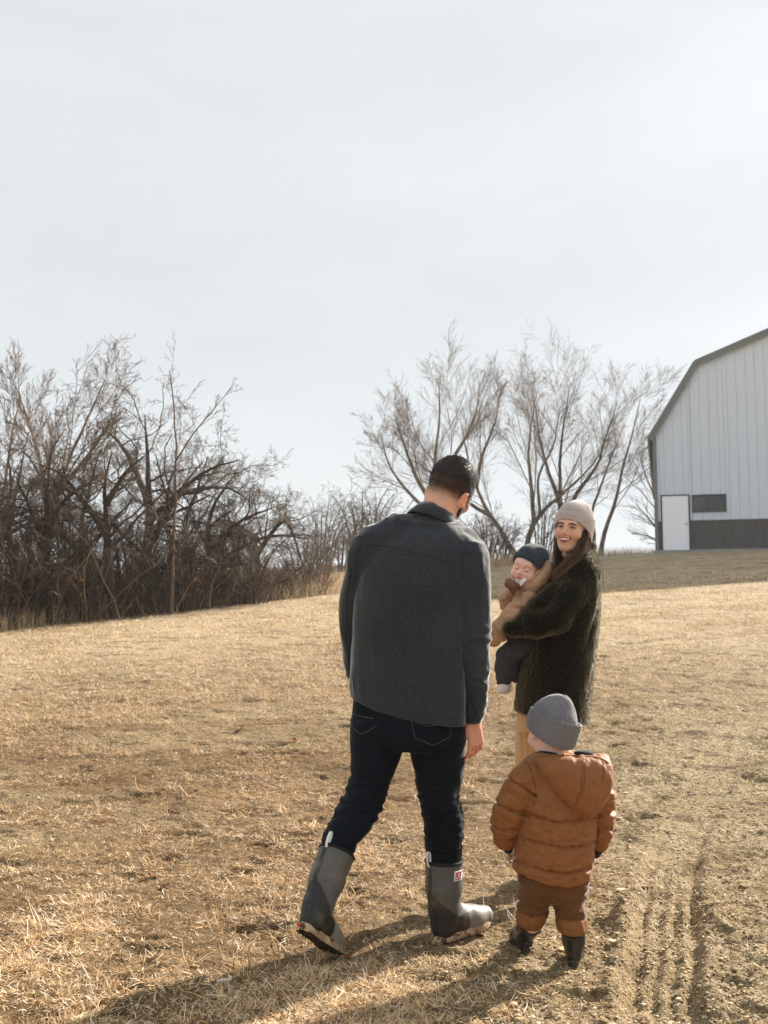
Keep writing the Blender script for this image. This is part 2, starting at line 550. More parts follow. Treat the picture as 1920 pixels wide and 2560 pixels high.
def blades(x, y, length, width, lean_lo, lean_hi, rng, segs=2, zoff=0.0):
    n = len(x)
    z = ground_z(x, y) + zoff
    az = rng.random(n) * 2 * math.pi
    lean = np.radians(lean_lo + (lean_hi - lean_lo) * rng.random(n))
    curl = np.radians(rng.normal(14, 16, n))
    yawc = rng.normal(0, 0.5, n)
    Pn = np.empty((n, segs + 1, 3)); Pn[:, 0] = np.stack([x, y, z - 0.004], -1)
    step = length / segs
    for s in range(segs):
        l = np.clip(lean + curl * s, 0, 1.52); a = az + yawc * s
        d = np.stack([np.sin(l) * np.sin(a), np.sin(l) * np.cos(a), np.cos(l)], -1)
        Pn[:, s + 1] = Pn[:, s] + d * step[:, None]
    side = np.stack([np.cos(az), -np.sin(az), rng.normal(0, 0.35, n)], -1)
    side = norm(side)
    V = np.empty((n, 2 * segs + 1, 3))
    for s in range(segs):
        w = width * (1 - 0.35 * s / segs)
        V[:, 2 * s] = Pn[:, s] - side * w[:, None] / 2
        V[:, 2 * s + 1] = Pn[:, s] + side * w[:, None] / 2
    V[:, -1] = Pn[:, -1]
    base = (np.arange(n) * (2 * segs + 1))[:, None]
    q = [base + np.array([[2 * s, 2 * s + 1, 2 * s + 3, 2 * s + 2]]) for s in range(segs - 1)]
    t = base + np.array([[2 * segs - 2, 2 * segs - 1, 2 * segs]])
    ci = rng.integers(0, len(STRAW), n)
    c = STRAW[ci] * (0.80 + 0.45 * rng.random((n, 1))) * np.array((1.0, 1.01, 1.07))
    return V.reshape(-1, 3), (np.concatenate(q) if q else np.zeros((0, 4), int)), t, np.repeat(c, 2 * segs + 1, axis=0)

def join_parts(parts):
    V, Q, T, C, n = [], [], [], [], 0
    for v, q, t, c in parts:
        V.append(v); C.append(c)
        if len(q): Q.append(q + n)
        if len(t): T.append(t + n)
        n += len(v)
    f = []
    if Q: f.append(np.concatenate(Q))
    if T: f.append(np.concatenate(T))
    return np.concatenate(V), f, np.concatenate(C)

rg = np.random.default_rng(5)
straw_mat = mat('straw', attr=True, rough=0.75, spec=0.25, transl=0.25)
parts = []
x, y = scatter(420000, 2.3, 11.0, -27, 29, rg)
keep = rg.random(len(x)) > dirt_mask(x, y) * 0.93
tuft = fbm(xy0(x, y, 2.3), 3, 91)
keep &= rg.random(len(x)) < 0.14 + 0.85 * sstep(-0.30, 0.30, tuft)
x, y, tuft = x[keep], y[keep], tuft[keep]
n = len(x)
parts.append(blades(x, y, (0.022 + 0.035 * rg.random(n)) * (1 + 0.5 * sstep(0.1, 0.5, tuft)), 0.0017 + 0.0018 * rg.random(n), 55, 89, rg, 2))
# standing tufts of longer blades
k = 420
x, y = scatter(k, 2.8, 12, -27, 29, rg)
ok = (rg.random(k) > dirt_mask(x, y) * 1.05)
x, y = x[ok], y[ok]
m_ = 26
xx = np.repeat(x, m_) + rg.normal(0, 0.022, len(x) * m_); yy = np.repeat(y, m_) + rg.normal(0, 0.022, len(x) * m_)
parts.append(blades(xx, yy, 0.05 + 0.07 * rg.random(len(xx)), 0.0017 + 0.0018 * rg.random(len(xx)), 25, 82, rg, 3))
# the middle distance and the far lawn
x, y = scatter(220000, 9.0, 28, -27, 29, rg)
keep = (rg.random(len(x)) > dirt_mask(x, y) * 0.8) & (rg.random(len(x)) < 0.5 + 0.6 * sstep(-0.3, 0.3, fbm(xy0(x, y, 1.3), 3, 95)))
x, y = x[keep], y[keep]; n = len(x)
sc_ = np.hypot(x, y) / 9.0
parts.append(blades(x, y, (0.035 + 0.04 * rg.random(n)) * sc_ ** 0.35, (0.0028 + 0.003 * rg.random(n)) * sc_, 45, 88, rg, 1))
V, F, C = join_parts(parts)
tag(link('dry_grass', mesh_np('dry_grass', V, F, False, C), straw_mat), 'short dead straw coloured grass matted over the field', 'grass', kind='stuff')

# tall dry grass beyond the mown lawn
parts = []
n = 16000
a = np.radians(-25 + 42 * rg.random(n)); u = np.tan(a)
lawn_edge = hermite([-0.5, -0.386, -0.2, -0.044, 0.112, 0.2, 0.3], [15.5, 17, 20.5, 24, 31, 37.5, 41], u)
yy = lawn_edge + 0.2 + 5.5 * rg.random(n) ** 1.6
xx = u * yy
parts.append(blades(xx, yy, 0.18 + 0.34 * rg.random(n), 0.005 + 0.006 * rg.random(n), 2, 40, rg, 2))
V, F, C = join_parts(parts)
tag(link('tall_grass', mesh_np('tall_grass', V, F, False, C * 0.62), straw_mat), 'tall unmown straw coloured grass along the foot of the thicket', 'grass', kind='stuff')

# gravel: many small stones pressed into the soil
ico = np.array([(0, 0, 1)] + [(0.894 * math.cos(i * 1.2566), 0.894 * math.sin(i * 1.2566), 0.447) for i in range(5)]
               + [(0.894 * math.cos(i * 1.2566 + 0.628), 0.894 * math.sin(i * 1.2566 + 0.628), -0.447) for i in range(5)])
icof = [(0, 1 + i, 1 + (i + 1) % 5) for i in range(5)] + [(1 + i, 6 + i, 1 + (i + 1) % 5) for i in range(5)] + [(1 + (i + 1) % 5, 6 + i, 6 + (i + 1) % 5) for i in range(5)]
icof = np.array(icof)
n0 = 42000
x, y = scatter(n0, 2.4, 9.0, -20, 28, rg)
clump = fbm(xy0(x, y, 1.7), 3, 101)
keep = rg.random(n0) < (0.05 + 0.95 * dirt_mask(x, y)) * (0.35 + 0.9 * sstep(-0.3, 0.3, clump))
x, y = x[keep], y[keep]; n = len(x)
size = 0.0028 + 0.0042 * rg.random(n) ** 2.2 + 0.011 * (rg.random(n) > 0.988) * rg.random(n)
sh = np.stack([0.8 + 0.6 * rg.random(n), 0.8 + 0.6 * rg.random(n), 0.45 + 0.35 * rg.random(n)], -1)
jit = 1 + 0.22 * rg.normal(size=(n, 11, 1))
v = ico[None] * jit * sh[:, None] * size[:, None, None]
yaw = rg.random(n) * 6.28
cy, sy = np.cos(yaw)[:, None], np.sin(yaw)[:, None]
v = np.stack([v[..., 0] * cy - v[..., 1] * sy, v[..., 0] * sy + v[..., 1] * cy, v[..., 2]], -1)
v += np.stack([x, y, ground_z(x, y) + size * 0.25], -1)[:, None]
f = (np.arange(n) * 11)[:, None, None] + icof[None]
PEB = np.array([srgb(206, 176, 128), srgb(196, 170, 130), srgb(172, 140, 96), srgb(222, 202, 168), srgb(150, 124, 92), srgb(196, 178, 150)])
c = PEB[rg.integers(0, len(PEB), n)] * (0.55 + 0.45 * rg.random((n, 1)))
tag(link('gravel', mesh_np('gravel', v.reshape(-1, 3), f.reshape(-1, 3), False, np.repeat(c, 11, 0)), mat('gravel', attr=True, rough=0.85)),
    'small tan pebbles pressed into the bare soil', 'gravel', kind='stuff')

# ------------------------------------------------------------------ barn
white_tin = mat('white_siding', srgb(204, 214, 228), 0.45, var=[((0.6, 0.6, 0.12), (0.52, 0.53, 0.53), 0.35, 0.42, 0.72), ((14, 14, 0.5), (0.42, 0.40, 0.36), 0.22, 0.56, 0.78)], spec=0.35, bump=[((3, 3, 0.6), 0.06, 0.02, 'noise')])
dark_tin = mat('charcoal_siding', srgb(80, 78, 78), 0.5, var=[((1.5, 1.5, 0.3), (0.06, 0.055, 0.05), 0.5, 0.4, 0.75)], spec=0.3)
trim_tin = mat('grey_trim', srgb(112, 117, 116), 0.5, var=[(1.2, (0.14, 0.15, 0.14), 0.4, 0.4, 0.7)], spec=0.35)
door_paint = mat('white_door_paint', srgb(236, 240, 250), 0.4, var=[(0.9, (0.75, 0.75, 0.75), 0.2, 0.45, 0.8)])
concrete = mat('concrete', srgb(150, 150, 145), 0.9, var=[(5, (0.2, 0.2, 0.19), 0.5, 0.4, 0.7)], bump=[(30, 0.3, 0.01, 'noise')])
glass_dark = mat('window_glass', srgb(52, 60, 60), 0.12, spec=0.5, var=[(0.8, (0.12, 0.14, 0.14), 0.5, 0.4, 0.65)])
steel = mat('steel', srgb(190, 190, 188), 0.35, metal=0.9)

ROT_B = math.radians(-15.6)                       # the end wall turned a little towards the camera
corner = P(1640, 1381, 37.7)
barn_z = float(terrain(corner[0] + 1.5, corner[1])) + 0.02
barn = empty('barn', (corner[0], corner[1], barn_z), 'big white metal barn with gambrel roof and charcoal wainscot on the rise', 'barn')
MBn = np.eye(4)
MBn[:3, :3] = np.array(Matrix.Rotation(ROT_B, 3, 'Z'))
MBn[:3, 3] = (corner[0], corner[1], barn_z)
BW, BD, EAVE, BRK_X, BRK_Z = 14.0, 22.0, 4.50, 1.62, 7.18
RIDGE = BRK_Z + (BW / 2 - BRK_X) * 0.392
WZ = 1.14
def roof_z(x):
    x = min(x, BW - x)
    return EAVE + (BRK_Z - EAVE) * x / BRK_X if x < BRK_X else BRK_Z + (x - BRK_X) * 0.392
def bbox(name, lo, hi, m, parent=barn):
    b = MB(); b.box(lo, hi, MBn); return b.build(name, m, parent)
def prism(name, pts, y0, y1, m, parent=barn):
    """Polygon in the barn's x-z plane, drawn out from y0 to y1."""
    n = len(pts)
    v = [(x, y0, z) for x, z in pts] + [(x, y1, z) for x, z in pts]
    me = bpy.data.meshes.new(name)
    v = np.array(v) @ MBn[:3, :3].T + MBn[:3, 3]
    me.from_pydata([tuple(p) for p in v], [], [tuple(range(n))] + [tuple(range(2 * n - 1, n - 1, -1))] + [(i + n, (i + 1) % n + n, (i + 1) % n, i) for i in range(n)])
    return link(name, me, m, parent)
# core of the building (end and side walls) set back behind the siding sheets
core = [(0.06, 0.0), (BW - 0.06, 0.0), (BW - 0.06, EAVE), (BW - BRK_X, BRK_Z - 0.05), (BW / 2, RIDGE - 0.05), (BRK_X, BRK_Z - 0.05), (0.06, EAVE)]
prism('wall', core, 0.05, BD, white_tin)
bbox('slab', (-0.1, -0.25, -0.5), (BW + 0.1, BD, 0.03), concrete)
# siding sheets, each with its rib
DX0, DX1, DZ1 = 0.27, 1.22, 2.10                  # door
WX0, WX1, WZ0, WZ1 = 1.36, 2.58, 1.46, 2.12       # window
PW = 0.335
def sheet(x0, x1, z0, z1l, z1r, m, name):
    th, rib = 0.022, 0.009
    xs = [(x0 + 0.004, 0.0), (x0 + 0.012, rib), (x0 + 0.034, rib), (x0 + 0.046, 0.0), (x0 + 0.13, 0.0), (x0 + 0.14, 0.004), (x0 + 0.16, 0.004), (x0 + 0.17, 0.0), (x1 - 0.002, 0.0)]
    xs = [(x, d) for x, d in xs if x <= x1 - 0.001] 
    if xs[-1][0] < x1 - 0.003: xs.append((x1 - 0.002, 0.0))
    v = []
    for x, d in xs:
        zt = z1l + (z1r - z1l) * (x - x0) / (x1 - x0)
        v += [(x, 0.03 - d, z0), (x, 0.03 - d, zt)]
    v = np.array(v); n = len(xs)
    q = [(2 * i, 2 * i + 2, 2 * i + 3, 2 * i + 1) for i in range(n - 1)]
    # closing back sheet gives the piece its thickness
    vb = v.copy(); vb[:, 1] = 0.046
    q += [(2 * n + 2 * i, 2 * n + 2 * i + 1, 2 * n + 2 * i + 3, 2 * n + 2 * i + 2) for i in range(n - 1)]
    q += [(2 * i + 1, 2 * i + 3, 2 * n + 2 * i + 3, 2 * n + 2 * i + 1) for i in range(n - 1)]
    b = MB(); b.add(np.concatenate([v, vb]) @ MBn[:3, :3].T + MBn[:3, 3], q)
    return b.build(name, m, barn)
i = 0
x = 0.05
while x < BW - 0.1:
    x1 = min(x + PW, BW - 0.05)
    for (a, b_) in ([(x, x1)] if not (x < DX0 - 0.05 < x1 or x < DX1 + 0.05 < x1 or x < WX0 < x1 or x < WX1 < x1) else
                    (lambda cuts: list(zip(cuts[:-1], cuts[1:])))([x] + sorted(c for c in (DX0 - 0.05, DX1 + 0.05, WX0, WX1) if x < c < x1) + [x1])):
        if b_ - a < 0.02: continue
        mid = (a + b_) / 2
        in_door = DX0 - 0.051 < mid < DX1 + 0.051
        in_win = WX0 - 0.001 < mid < WX1 + 0.001
        if not in_door:
            sheet(a, b_, 0.06, WZ, WZ, dark_tin, 'wainscot_panel')
        z0 = (DZ1 + 0.05) if in_door else WZ + 0.012
        if in_win:
            sheet(a, b_, WZ + 0.012, WZ0, WZ0, white_tin, 'siding_panel')
            z0 = WZ1
        sheet(a, b_, z0, roof_z(a) - 0.06, roof_z(b_) - 0.06, white_tin, 'siding_panel')
    x = x1
# base and wainscot trims
bbox('base_trim', (DX1 + 0.06, -0.016, 0.035), (BW, 0.02, 0.075), trim_tin)
bbox('wainscot_trim', (DX1 + 0.06, -0.012, WZ - 0.004), (BW, 0.02, WZ + 0.022), trim_tin)
bbox('corner_trim', (-0.02, -0.022, 0.0), (0.115, 0.10, EAVE + 0.02), trim_tin)
bbox('corner_trim', (BW - 0.115, -0.022, 0.0), (BW + 0.02, 0.10, EAVE + 0.02), trim_tin)
# roof: four slopes with an overhang, and the rake trim along the gable
def slope(p0, p1, name, m, y0, y1, th, lift=0.0, parent=barn):
    (xa, za), (xb, zb) = p0, p1
    L = math.hypot(xb - xa, zb - za); nx, nz = -(zb - za) / L, (xb - xa) / L
    if nz < 0: nx, nz = -nx, -nz
    pts = [(xa + nx * lift, za + nz * lift), (xb + nx * lift, zb + nz * lift), (xb + nx * (th + lift), zb + nz * (th + lift)), (xa + nx * (th + lift), za + nz * (th + lift))]
    return prism(name, pts, y0, y1, m, parent)
ex = 0.16
sl = (BRK_Z - EAVE) / BRK_X
pl = [(-ex, EAVE - ex * sl * 0.75), (BRK_X, BRK_Z), (BW / 2, RIDGE), (BW - BRK_X, BRK_Z), (BW + ex, EAVE - ex * sl * 0.75)]
for a, b_ in zip(pl[:-1], pl[1:]):
    r = slope(a, b_, 'roof', trim_tin, -0.10, BD + 0.1, 0.07)
    # rake: a wide flat board with a raised outer bead
    slope(a, b_, 'rake_board', trim_tin, -0.14, -0.105, 0.235, -0.165, r)
    slope(a, b_, 'rake_bead', trim_tin, -0.175, -0.145, 0.10, -0.02, r)
# door
dr = bbox('door', (DX0, -0.004, 0.045), (DX1, 0.03, DZ1), door_paint)
fr = MB()
fr.box((DX0 - 0.05, -0.03, 0.035), (DX0 - 0.006, 0.04, DZ1 + 0.045), MBn)
fr.box((DX1 + 0.006, -0.03, 0.035), (DX1 + 0.05, 0.04, DZ1 + 0.045), MBn)
fr.box((DX0 - 0.005, -0.03, DZ1 + 0.006), (DX1 + 0.005, 0.04, DZ1 + 0.045), MBn)
fr.build('frame', dark_tin, dr)
hb = MB()
hp = lambda x, y, z: (np.array((x, y, z)) @ MBn[:3, :3].T + MBn[:3, 3])
hb.tube([hp(DX1 - 0.07, -0.005, 1.02), hp(DX1 - 0.07, -0.06, 1.02), hp(DX1 - 0.18, -0.065, 1.02)], 0.012, 6)
hb.box((DX1 - 0.10, -0.014, 0.96), (DX1 - 0.04, -0.006, 1.08), MBn)
hb.build('handle', steel, dr)
bbox('door_sill', (DX0 - 0.04, -0.12, 0.0), (DX1 + 0.04, 0.0, 0.042), concrete)
# window: frame, two sliding panes
wf = MB()
t = 0.055
wf.box((WX0, -0.035, WZ0), (WX0 + t, 0.045, WZ1), MBn); wf.box((WX1 - t, -0.035, WZ0), (WX1, 0.045, WZ1), MBn)
wf.box((WX0 + t, -0.035, WZ0), (WX1 - t, 0.045, WZ0 + t), MBn); wf.box((WX0 + t, -0.035, WZ1 - t), (WX1 - t, 0.045, WZ1), MBn)
wf.box((1.935, -0.03, WZ0 + t), (1.972, 0.04, WZ1 - t), MBn)
win = wf.build('window', mat('bronze_frame', srgb(70, 74, 74), 0.5), barn)
bbox('pane', (WX0 + t, 0.006, WZ0 + t), (1.935, 0.014, WZ1 - t), glass_dark, win)
bbox('pane', (1.972, 0.018, WZ0 + t), (WX1 - t, 0.026, WZ1 - t), glass_dark, win)

# ------------------------------------------------------------------ trees
def rot_about(v, k, ang):
    c, s = np.cos(ang)[:, None], np.sin(ang)[:, None]
    return v * c + np.cross(k, v) * s + k * (np.sum(k * v, -1, keepdims=True)) * (1 - c)

def grow(pos, dirn, length, rad, segs, wander, up, rng, tip=0.35, bendup=None):
    n = len(pos)
    Pt = np.empty((n, segs + 1, 3)); Pt[:, 0] = pos
    R = np.empty((n, segs + 1)); R[:, 0] = rad
    d = dirn.copy()
    for s in range(segs):
        d = d + rng.normal(0, wander, (n, 3)); d[:, 2] += up
        d = norm(d)
        Pt[:, s + 1] = Pt[:, s] + d * (length / segs)[:, None]
        R[:, s + 1] = rad * (1 - (1 - tip) * (s + 1) / segs)
    return Pt, R

def children(Pt, R, L, k, tlo, thi, ang_lo, ang_hi, lratio, rratio, rng, apical=0.5):
    n, m, _ = Pt.shape
    t = (np.arange(k)[None] + rng.random((n, k))) / k
    t = tlo + (thi - tlo) * t
    f = t * (m - 1); i = np.minimum(f.astype(int), m - 2); w = (f - i)[..., None]
    rows = np.arange(n)[:, None]
    pos = Pt[rows, i] * (1 - w) + Pt[rows, i + 1] * w
    tan = norm(Pt[rows, i + 1] - Pt[rows, i])
    rr = R[rows, i] * (1 - w[..., 0]) + R[rows, i + 1] * w[..., 0]
    pos, tan, rr, t = pos.reshape(-1, 3), tan.reshape(-1, 3), rr.ravel(), t.ravel()
    L = np.repeat(L, k)
    rnd = norm(rng.normal(size=tan.shape)); perp = norm(np.cross(tan, rnd))
    a = np.radians(ang_lo + (ang_hi - ang_lo) * rng.random(len(t)))
    d = rot_about(tan, perp, a)
    ln = L * lratio * (1 - apical * (t - tlo) / (thi - tlo + 1e-6)) * (0.6 + 0.7 * rng.random(len(t)))
    return pos, d, ln, rr * rratio * (0.75 + 0.4 * rng.random(len(t)))

def resample(path, m):
    path = np.asarray(path, float)
    t = np.concatenate([[0], np.cumsum(np.linalg.norm(np.diff(path, axis=0), axis=1))])
    q = np.linspace(0, t[-1], m)
    return np.stack([hermite(t, path[:, k], q) for k in range(3)], 1), t[-1]

class Geo:
    def __init__(s): s.v, s.q, s.n = [], [], 0
    def add(s, Pt, R, sides):
        v, q = tubes(Pt, R, sides); s.v.append(v); s.q.append(q + s.n); s.n += len(v)
    def mesh(s, name): return mesh_np(name, np.concatenate(s.v), np.concatenate(s.q), True)

def tree_meshes(stems, spec, rng, rmin=0.004):
    """stems: list of (polyline, r0, r1). spec: levels of branching, each a dict."""
    trunk, crown = Geo(), Geo()
    M = 14
    Pt = np.empty((len(stems), M, 3)); R = np.empty((len(stems), M)); L = np.empty(len(stems))
    for i, (path, r0, r1) in enumerate(stems):
        pts, L[i] = resample(path, M)
        pts[1:-1] += rng.normal(0, 0.012 * L[i] / 6, (M - 2, 3))
        Pt[i] = pts
        r1 = min(r1, 0.012)
        R[i] = r0 + (r1 - r0) * np.linspace(0, 1, M) ** 0.9
        R[i, 0] *= 1.25
    trunk.add(Pt, R, 8)
    for li, s in enumerate(spec):
        pos, d, ln, rr = children(Pt, R, L, s['k'], s.get('tlo', 0.3), 1.0, *s['ang'], s['lr'], s['rr'], rng, s.get('apical', 0.45))
        d[:, 2] += s.get('lift', 0.0); d = norm(d)
        rr = np.maximum(rr, rmin)
        Pt, R = grow(pos, d, ln, rr, s['segs'], s['wander'], s['up'], rng, s.get('tip', 0.4))
        L = ln
        R = np.maximum(R, rmin * 0.7)
        (trunk if s.get('trunk') else crown).add(Pt, R, s['sides'])
    return trunk.mesh('trunk'), crown.mesh('crown')

bark_grey = mat('grey_bark', srgb(128, 113, 97), 0.9, var=[((9, 9, 2.5), srgb(66, 56, 48), 0.8, 0.4, 0.65), (2.0, srgb(140, 128, 108), 0.5, 0.5, 0.75)], bump=[((18, 18, 4), 0.6, 0.03, 'noise')])
bark_dark = mat('dark_bark', srgb(80, 68, 58), 0.9, var=[((9, 9, 3), srgb(46, 40, 36), 0.8, 0.4, 0.65)], bump=[((18, 18, 5), 0.6, 0.03, 'noise')])
twig_tan = mat('tan_twigs', srgb(132, 112, 94), 0.85, var=[(1.0, srgb(98, 82, 68), 0.7, 0.35, 0.65)])
twig_dark = mat('dark_twigs', srgb(106, 91, 77), 0.85, var=[(0.8, srgb(78, 65, 55), 0.7, 0.35, 0.65)])

def plant_tree(name, base, stems, spec, rng, bark, twig, label, cat='tree', group=None, rmin=0.004):
    b0 = stems[0][0][0]; b0[2] = min(b0[2], float(terrain(b0[0], b0[1])) - 0.08)
    t, c = tree_meshes(stems, spec, rng, rmin)
    base = stems[0][0][0]
    o = empty(name, (base[0], base[1], float(terrain(base[0], base[1]))), label, cat, group)
    link('trunk', t, bark, o); link('crown', c, twig, o)
    return o

def px_stem(pts, Y, r0, r1, dy=None):
    """A stem through picture points, at distance Y (dy: how far it leans away)."""
    dy = dy or [0] * len(pts)
    pts = [(x, 1390 + (y - 1390) * YS if y < 1390 else y) for x, y in pts]
    return ([P(x, y, Y + d) for (x, y), d in zip(pts, dy)], r0, r1)

YS = 0.80
ELM = [dict(k=9, ang=(16, 40), lr=0.50, rr=0.30, segs=8, wander=0.055, up=0.02, sides=5, tlo=0.25, trunk=True, apical=0.45),
       dict(k=9, ang=(15, 42), lr=0.52, rr=0.42, segs=6, wander=0.09, up=0.02, sides=3, tlo=0.12, apical=0.4),
       dict(k=6, ang=(15, 42), lr=0.58, rr=0.5, segs=4, wander=0.10, up=0.015, sides=3, tlo=0.10, apical=0.4),
       dict(k=3, ang=(15, 42), lr=0.62, rr=0.65, segs=2, wander=0.12, up=0.01, sides=3, tlo=0.10, tip=0.35)]
rt = np.random.default_rng(23)
YT = 42.0
rise = 'bare tree on the rise '
plant_tree('bare_tree', P(1296, 1396, YT), [
    px_stem([(1298, 1400), (1262, 1330), (1215, 1240), (1190, 1170), (1170, 1080), (1150, 960)], YT, 0.135, 0.04, [0, 0, 0, .3, .6, 1]),
    px_stem([(1228, 1265), (1160, 1215), (1090, 1140), (1020, 1080)], YT, 0.10, 0.03, [0, -.2, -.5, -.9]),
    px_stem([(1190, 1170), (1205, 1080), (1240, 960), (1250, 880)], YT, 0.10, 0.025, [.2, 0, -.3, -.6])],
    ELM, rt, bark_grey, twig_tan, 'bare tree whose trunk leans hard towards the man, behind the baby', group='bare trees on the rise', rmin=0.004)
plant_tree('bare_tree', P(1312, 1392, YT + 1.5), [
    px_stem([(1312, 1400), (1322, 1330), (1334, 1285), (1330, 1200), (1322, 1090), (1330, 960), (1345, 870)], YT + 1.5, 0.145, 0.03, [0, 0, 0, 0, .2, .5, .8]),
    px_stem([(1332, 1290), (1370, 1235), (1420, 1180), (1470, 1120), (1520, 1040)], YT + 1.5, 0.10, 0.035, [0, 0, -.3, -.6, -1]),
    px_stem([(1350, 1262), (1345, 1160), (1385, 1040), (1400, 920)], YT + 1.5, 0.08, 0.02, [0, -.5, -.8, -1])],
    ELM, rt, bark_grey, twig_tan, 'bare tree with a forked pale trunk rising between the baby and the woman', group='bare trees on the rise', rmin=0.004)
plant_tree('bare_tree', P(1402, 1392, YT + 4), [
    px_stem([(1400, 1400), (1402, 1300), (1400, 1180), (1402, 1060), (1415, 940), (1425, 850)], YT + 4, 0.16, 0.03),
    px_stem([(1404, 1280), (1440, 1200), (1490, 1110), (1520, 1000), (1545, 900)], YT + 4, 0.13, 0.03, [0, .2, .5, .8, 1]),
    px_stem([(1402, 1230), (1372, 1130), (1350, 1020), (1335, 900)], YT + 4, 0.12, 0.03, [0, -.3, -.6, -1])],
    ELM, rt, bark_dark, twig_tan, 'bare tree with a straight dark trunk right behind the woman in the beige hat', group='bare trees on the rise', rmin=0.004)
plant_tree('bare_tree', P(1502, 1390, YT - 1), [
    px_stem([(1500, 1394), (1512, 1320), (1538, 1220), (1555, 1120), (1580, 1010), (1600, 900)], YT - 1, 0.11, 0.03),
    px_stem([(1478, 1394), (1485, 1330), (1480, 1260), (1500, 1180), (1530, 1080), (1560, 980)], YT - 1, 0.09, 0.02, [0, .2, .4, .8, 1, 1.2])],
    ELM, rt, bark_grey, twig_tan, 'slim bare tree leaning towards the barn, nearest to it on the rise', group='bare trees on the rise', rmin=0.004)
plant_tree('bare_tree', P(1078, 1402, YT - 4), [
    px_stem([(1078, 1410), (1080, 1280), (1084, 1160), (1092, 1040), (1100, 930), (1098, 850)], YT - 4, 0.135, 0.03),
    px_stem([(1082, 1230), (1040, 1140), (1010, 1040), (985, 940)], YT - 4, 0.11, 0.025, [0, -.4, -.8, -1.1]),
    px_stem([(1084, 1180), (1130, 1090), (1180, 980), (1200, 880)], YT - 4, 0.12, 0.025, [0, .5, .9, 1.2]),
    px_stem([(1080, 1260), (1020, 1190), (975, 1110), (950, 1000)], YT - 4, 0.09, 0.02, [0, .3, .6, .9])],
    ELM, rt, bark_grey, twig_tan, 'widest bare tree on the rise, its trunk hidden behind the man', group='bare trees on the rise', rmin=0.004)
# a small bare tree half hidden by the barn
plant_tree('bare_tree', P(1665, 1392, YT + 3), [
    px_stem([(1668, 1394), (1655, 1300), (1640, 1220), (1615, 1140), (1600, 1080)], YT + 3, 0.10, 0.02),
    px_stem([(1660, 1330), (1620, 1270), (1590, 1230)], YT + 3, 0.06, 0.015, [0, -.2, -.4]),
    px_stem([(1662, 1360), (1625, 1330), (1585, 1320)], YT + 3, 0.05, 0.015, [0, -.2, -.4])],
    ELM[1:], rt, bark_grey, twig_tan, 'small bare tree poking out from behind the barn corner', group='bare trees on the rise', rmin=0.004)

# ---- the thicket on the other side
GNARL = [dict(k=9, ang=(35, 80), lr=0.52, rr=0.45, segs=9, wander=0.22, up=0.02, sides=5, tlo=0.2, trunk=True, apical=0.3),
         dict(k=8, ang=(30, 70), lr=0.50, rr=0.48, segs=7, wander=0.26, up=0.01, sides=3, tlo=0.1),
         dict(k=6, ang=(28, 70), lr=0.52, rr=0.55, segs=5, wander=0.26, up=0.02, sides=3, tlo=0.1),
         dict(k=3, ang=(28, 65), lr=0.55, rr=0.65, segs=2, wander=0.22, up=0.03, sides=3, tlo=0.1, tip=0.35)]
SLIM = [dict(k=11, ang=(16, 36), lr=0.42, rr=0.36, segs=7, wander=0.06, up=0.03, sides=4, tlo=0.2, trunk=True, apical=0.5),
        dict(k=8, ang=(15, 38), lr=0.50, rr=0.5, segs=5, wander=0.08, up=0.03, sides=3, tlo=0.12),
        dict(k=6, ang=(15, 38), lr=0.55, rr=0.6, segs=3, wander=0.09, up=0.02, sides=3, tlo=0.1),
        dict(k=2, ang=(15, 38), lr=0.6, rr=0.65, segs=2, wander=0.1, up=0.02, sides=3, tlo=0.15, tip=0.35)]
tg = 'trees of the thicket'
YS = 0.86
plant_tree('thicket_tree', P(340, 1545, 20.80), [
    px_stem([(330, 1552), (350, 1440), (372, 1320), (372, 1200), (368, 1080), (362, 980)], 20.80, 0.17, 0.05),
    px_stem([(360, 1380), (420, 1260), (470, 1180), (540, 1130), (600, 1110)], 20.80, 0.10, 0.03, [0, -.3, -.5, -.7, -.8]),
    px_stem([(372, 1240), (330, 1120), (290, 1050), (240, 1010)], 20.80, 0.09, 0.03, [0, .4, .7, 1]),
    px_stem([(366, 1300), (455, 1210), (560, 1190), (640, 1240)], 20.80, 0.08, 0.02, [0, .5, .9, 1.2])],
    GNARL, rt, bark_dark, twig_dark, 'big gnarled bare tree with a thick dark trunk, tallest arching crown of the thicket', group=tg)
plant_tree('thicket_tree', P(280, 1555, 19.30), [
    px_stem([(285, 1560), (272, 1440), (268, 1300), (262, 1180), (280, 1090)], 19.30, 0.14, 0.04),
    px_stem([(270, 1330), (200, 1220), (150, 1150), (90, 1120)], 19.30, 0.08, 0.02, [0, -.3, -.5, -.8]),
    px_stem([(266, 1240), (320, 1140), (360, 1100)], 19.30, 0.07, 0.02, [0, -.3, -.6])],
    GNARL, rt, bark_dark, twig_dark, 'gnarled dark tree close in front of the thick trunked one in the thicket', group=tg)
plant_tree('thicket_tree', P(110, 1570, 18.80), [
    px_stem([(112, 1572), (115, 1400), (118, 1250), (122, 1120), (150, 1040)], 18.80, 0.11, 0.03),
    px_stem([(114, 1360), (70, 1240), (40, 1160)], 18.80, 0.07, 0.02, [0, -.3, -.6]),
    px_stem([(116, 1300), (190, 1200), (250, 1170)], 18.80, 0.07, 0.02, [0, .3, .6])],
    GNARL, rt, bark_dark, twig_dark, 'short gnarled tree with an upright trunk below the tall pale tree', group=tg)
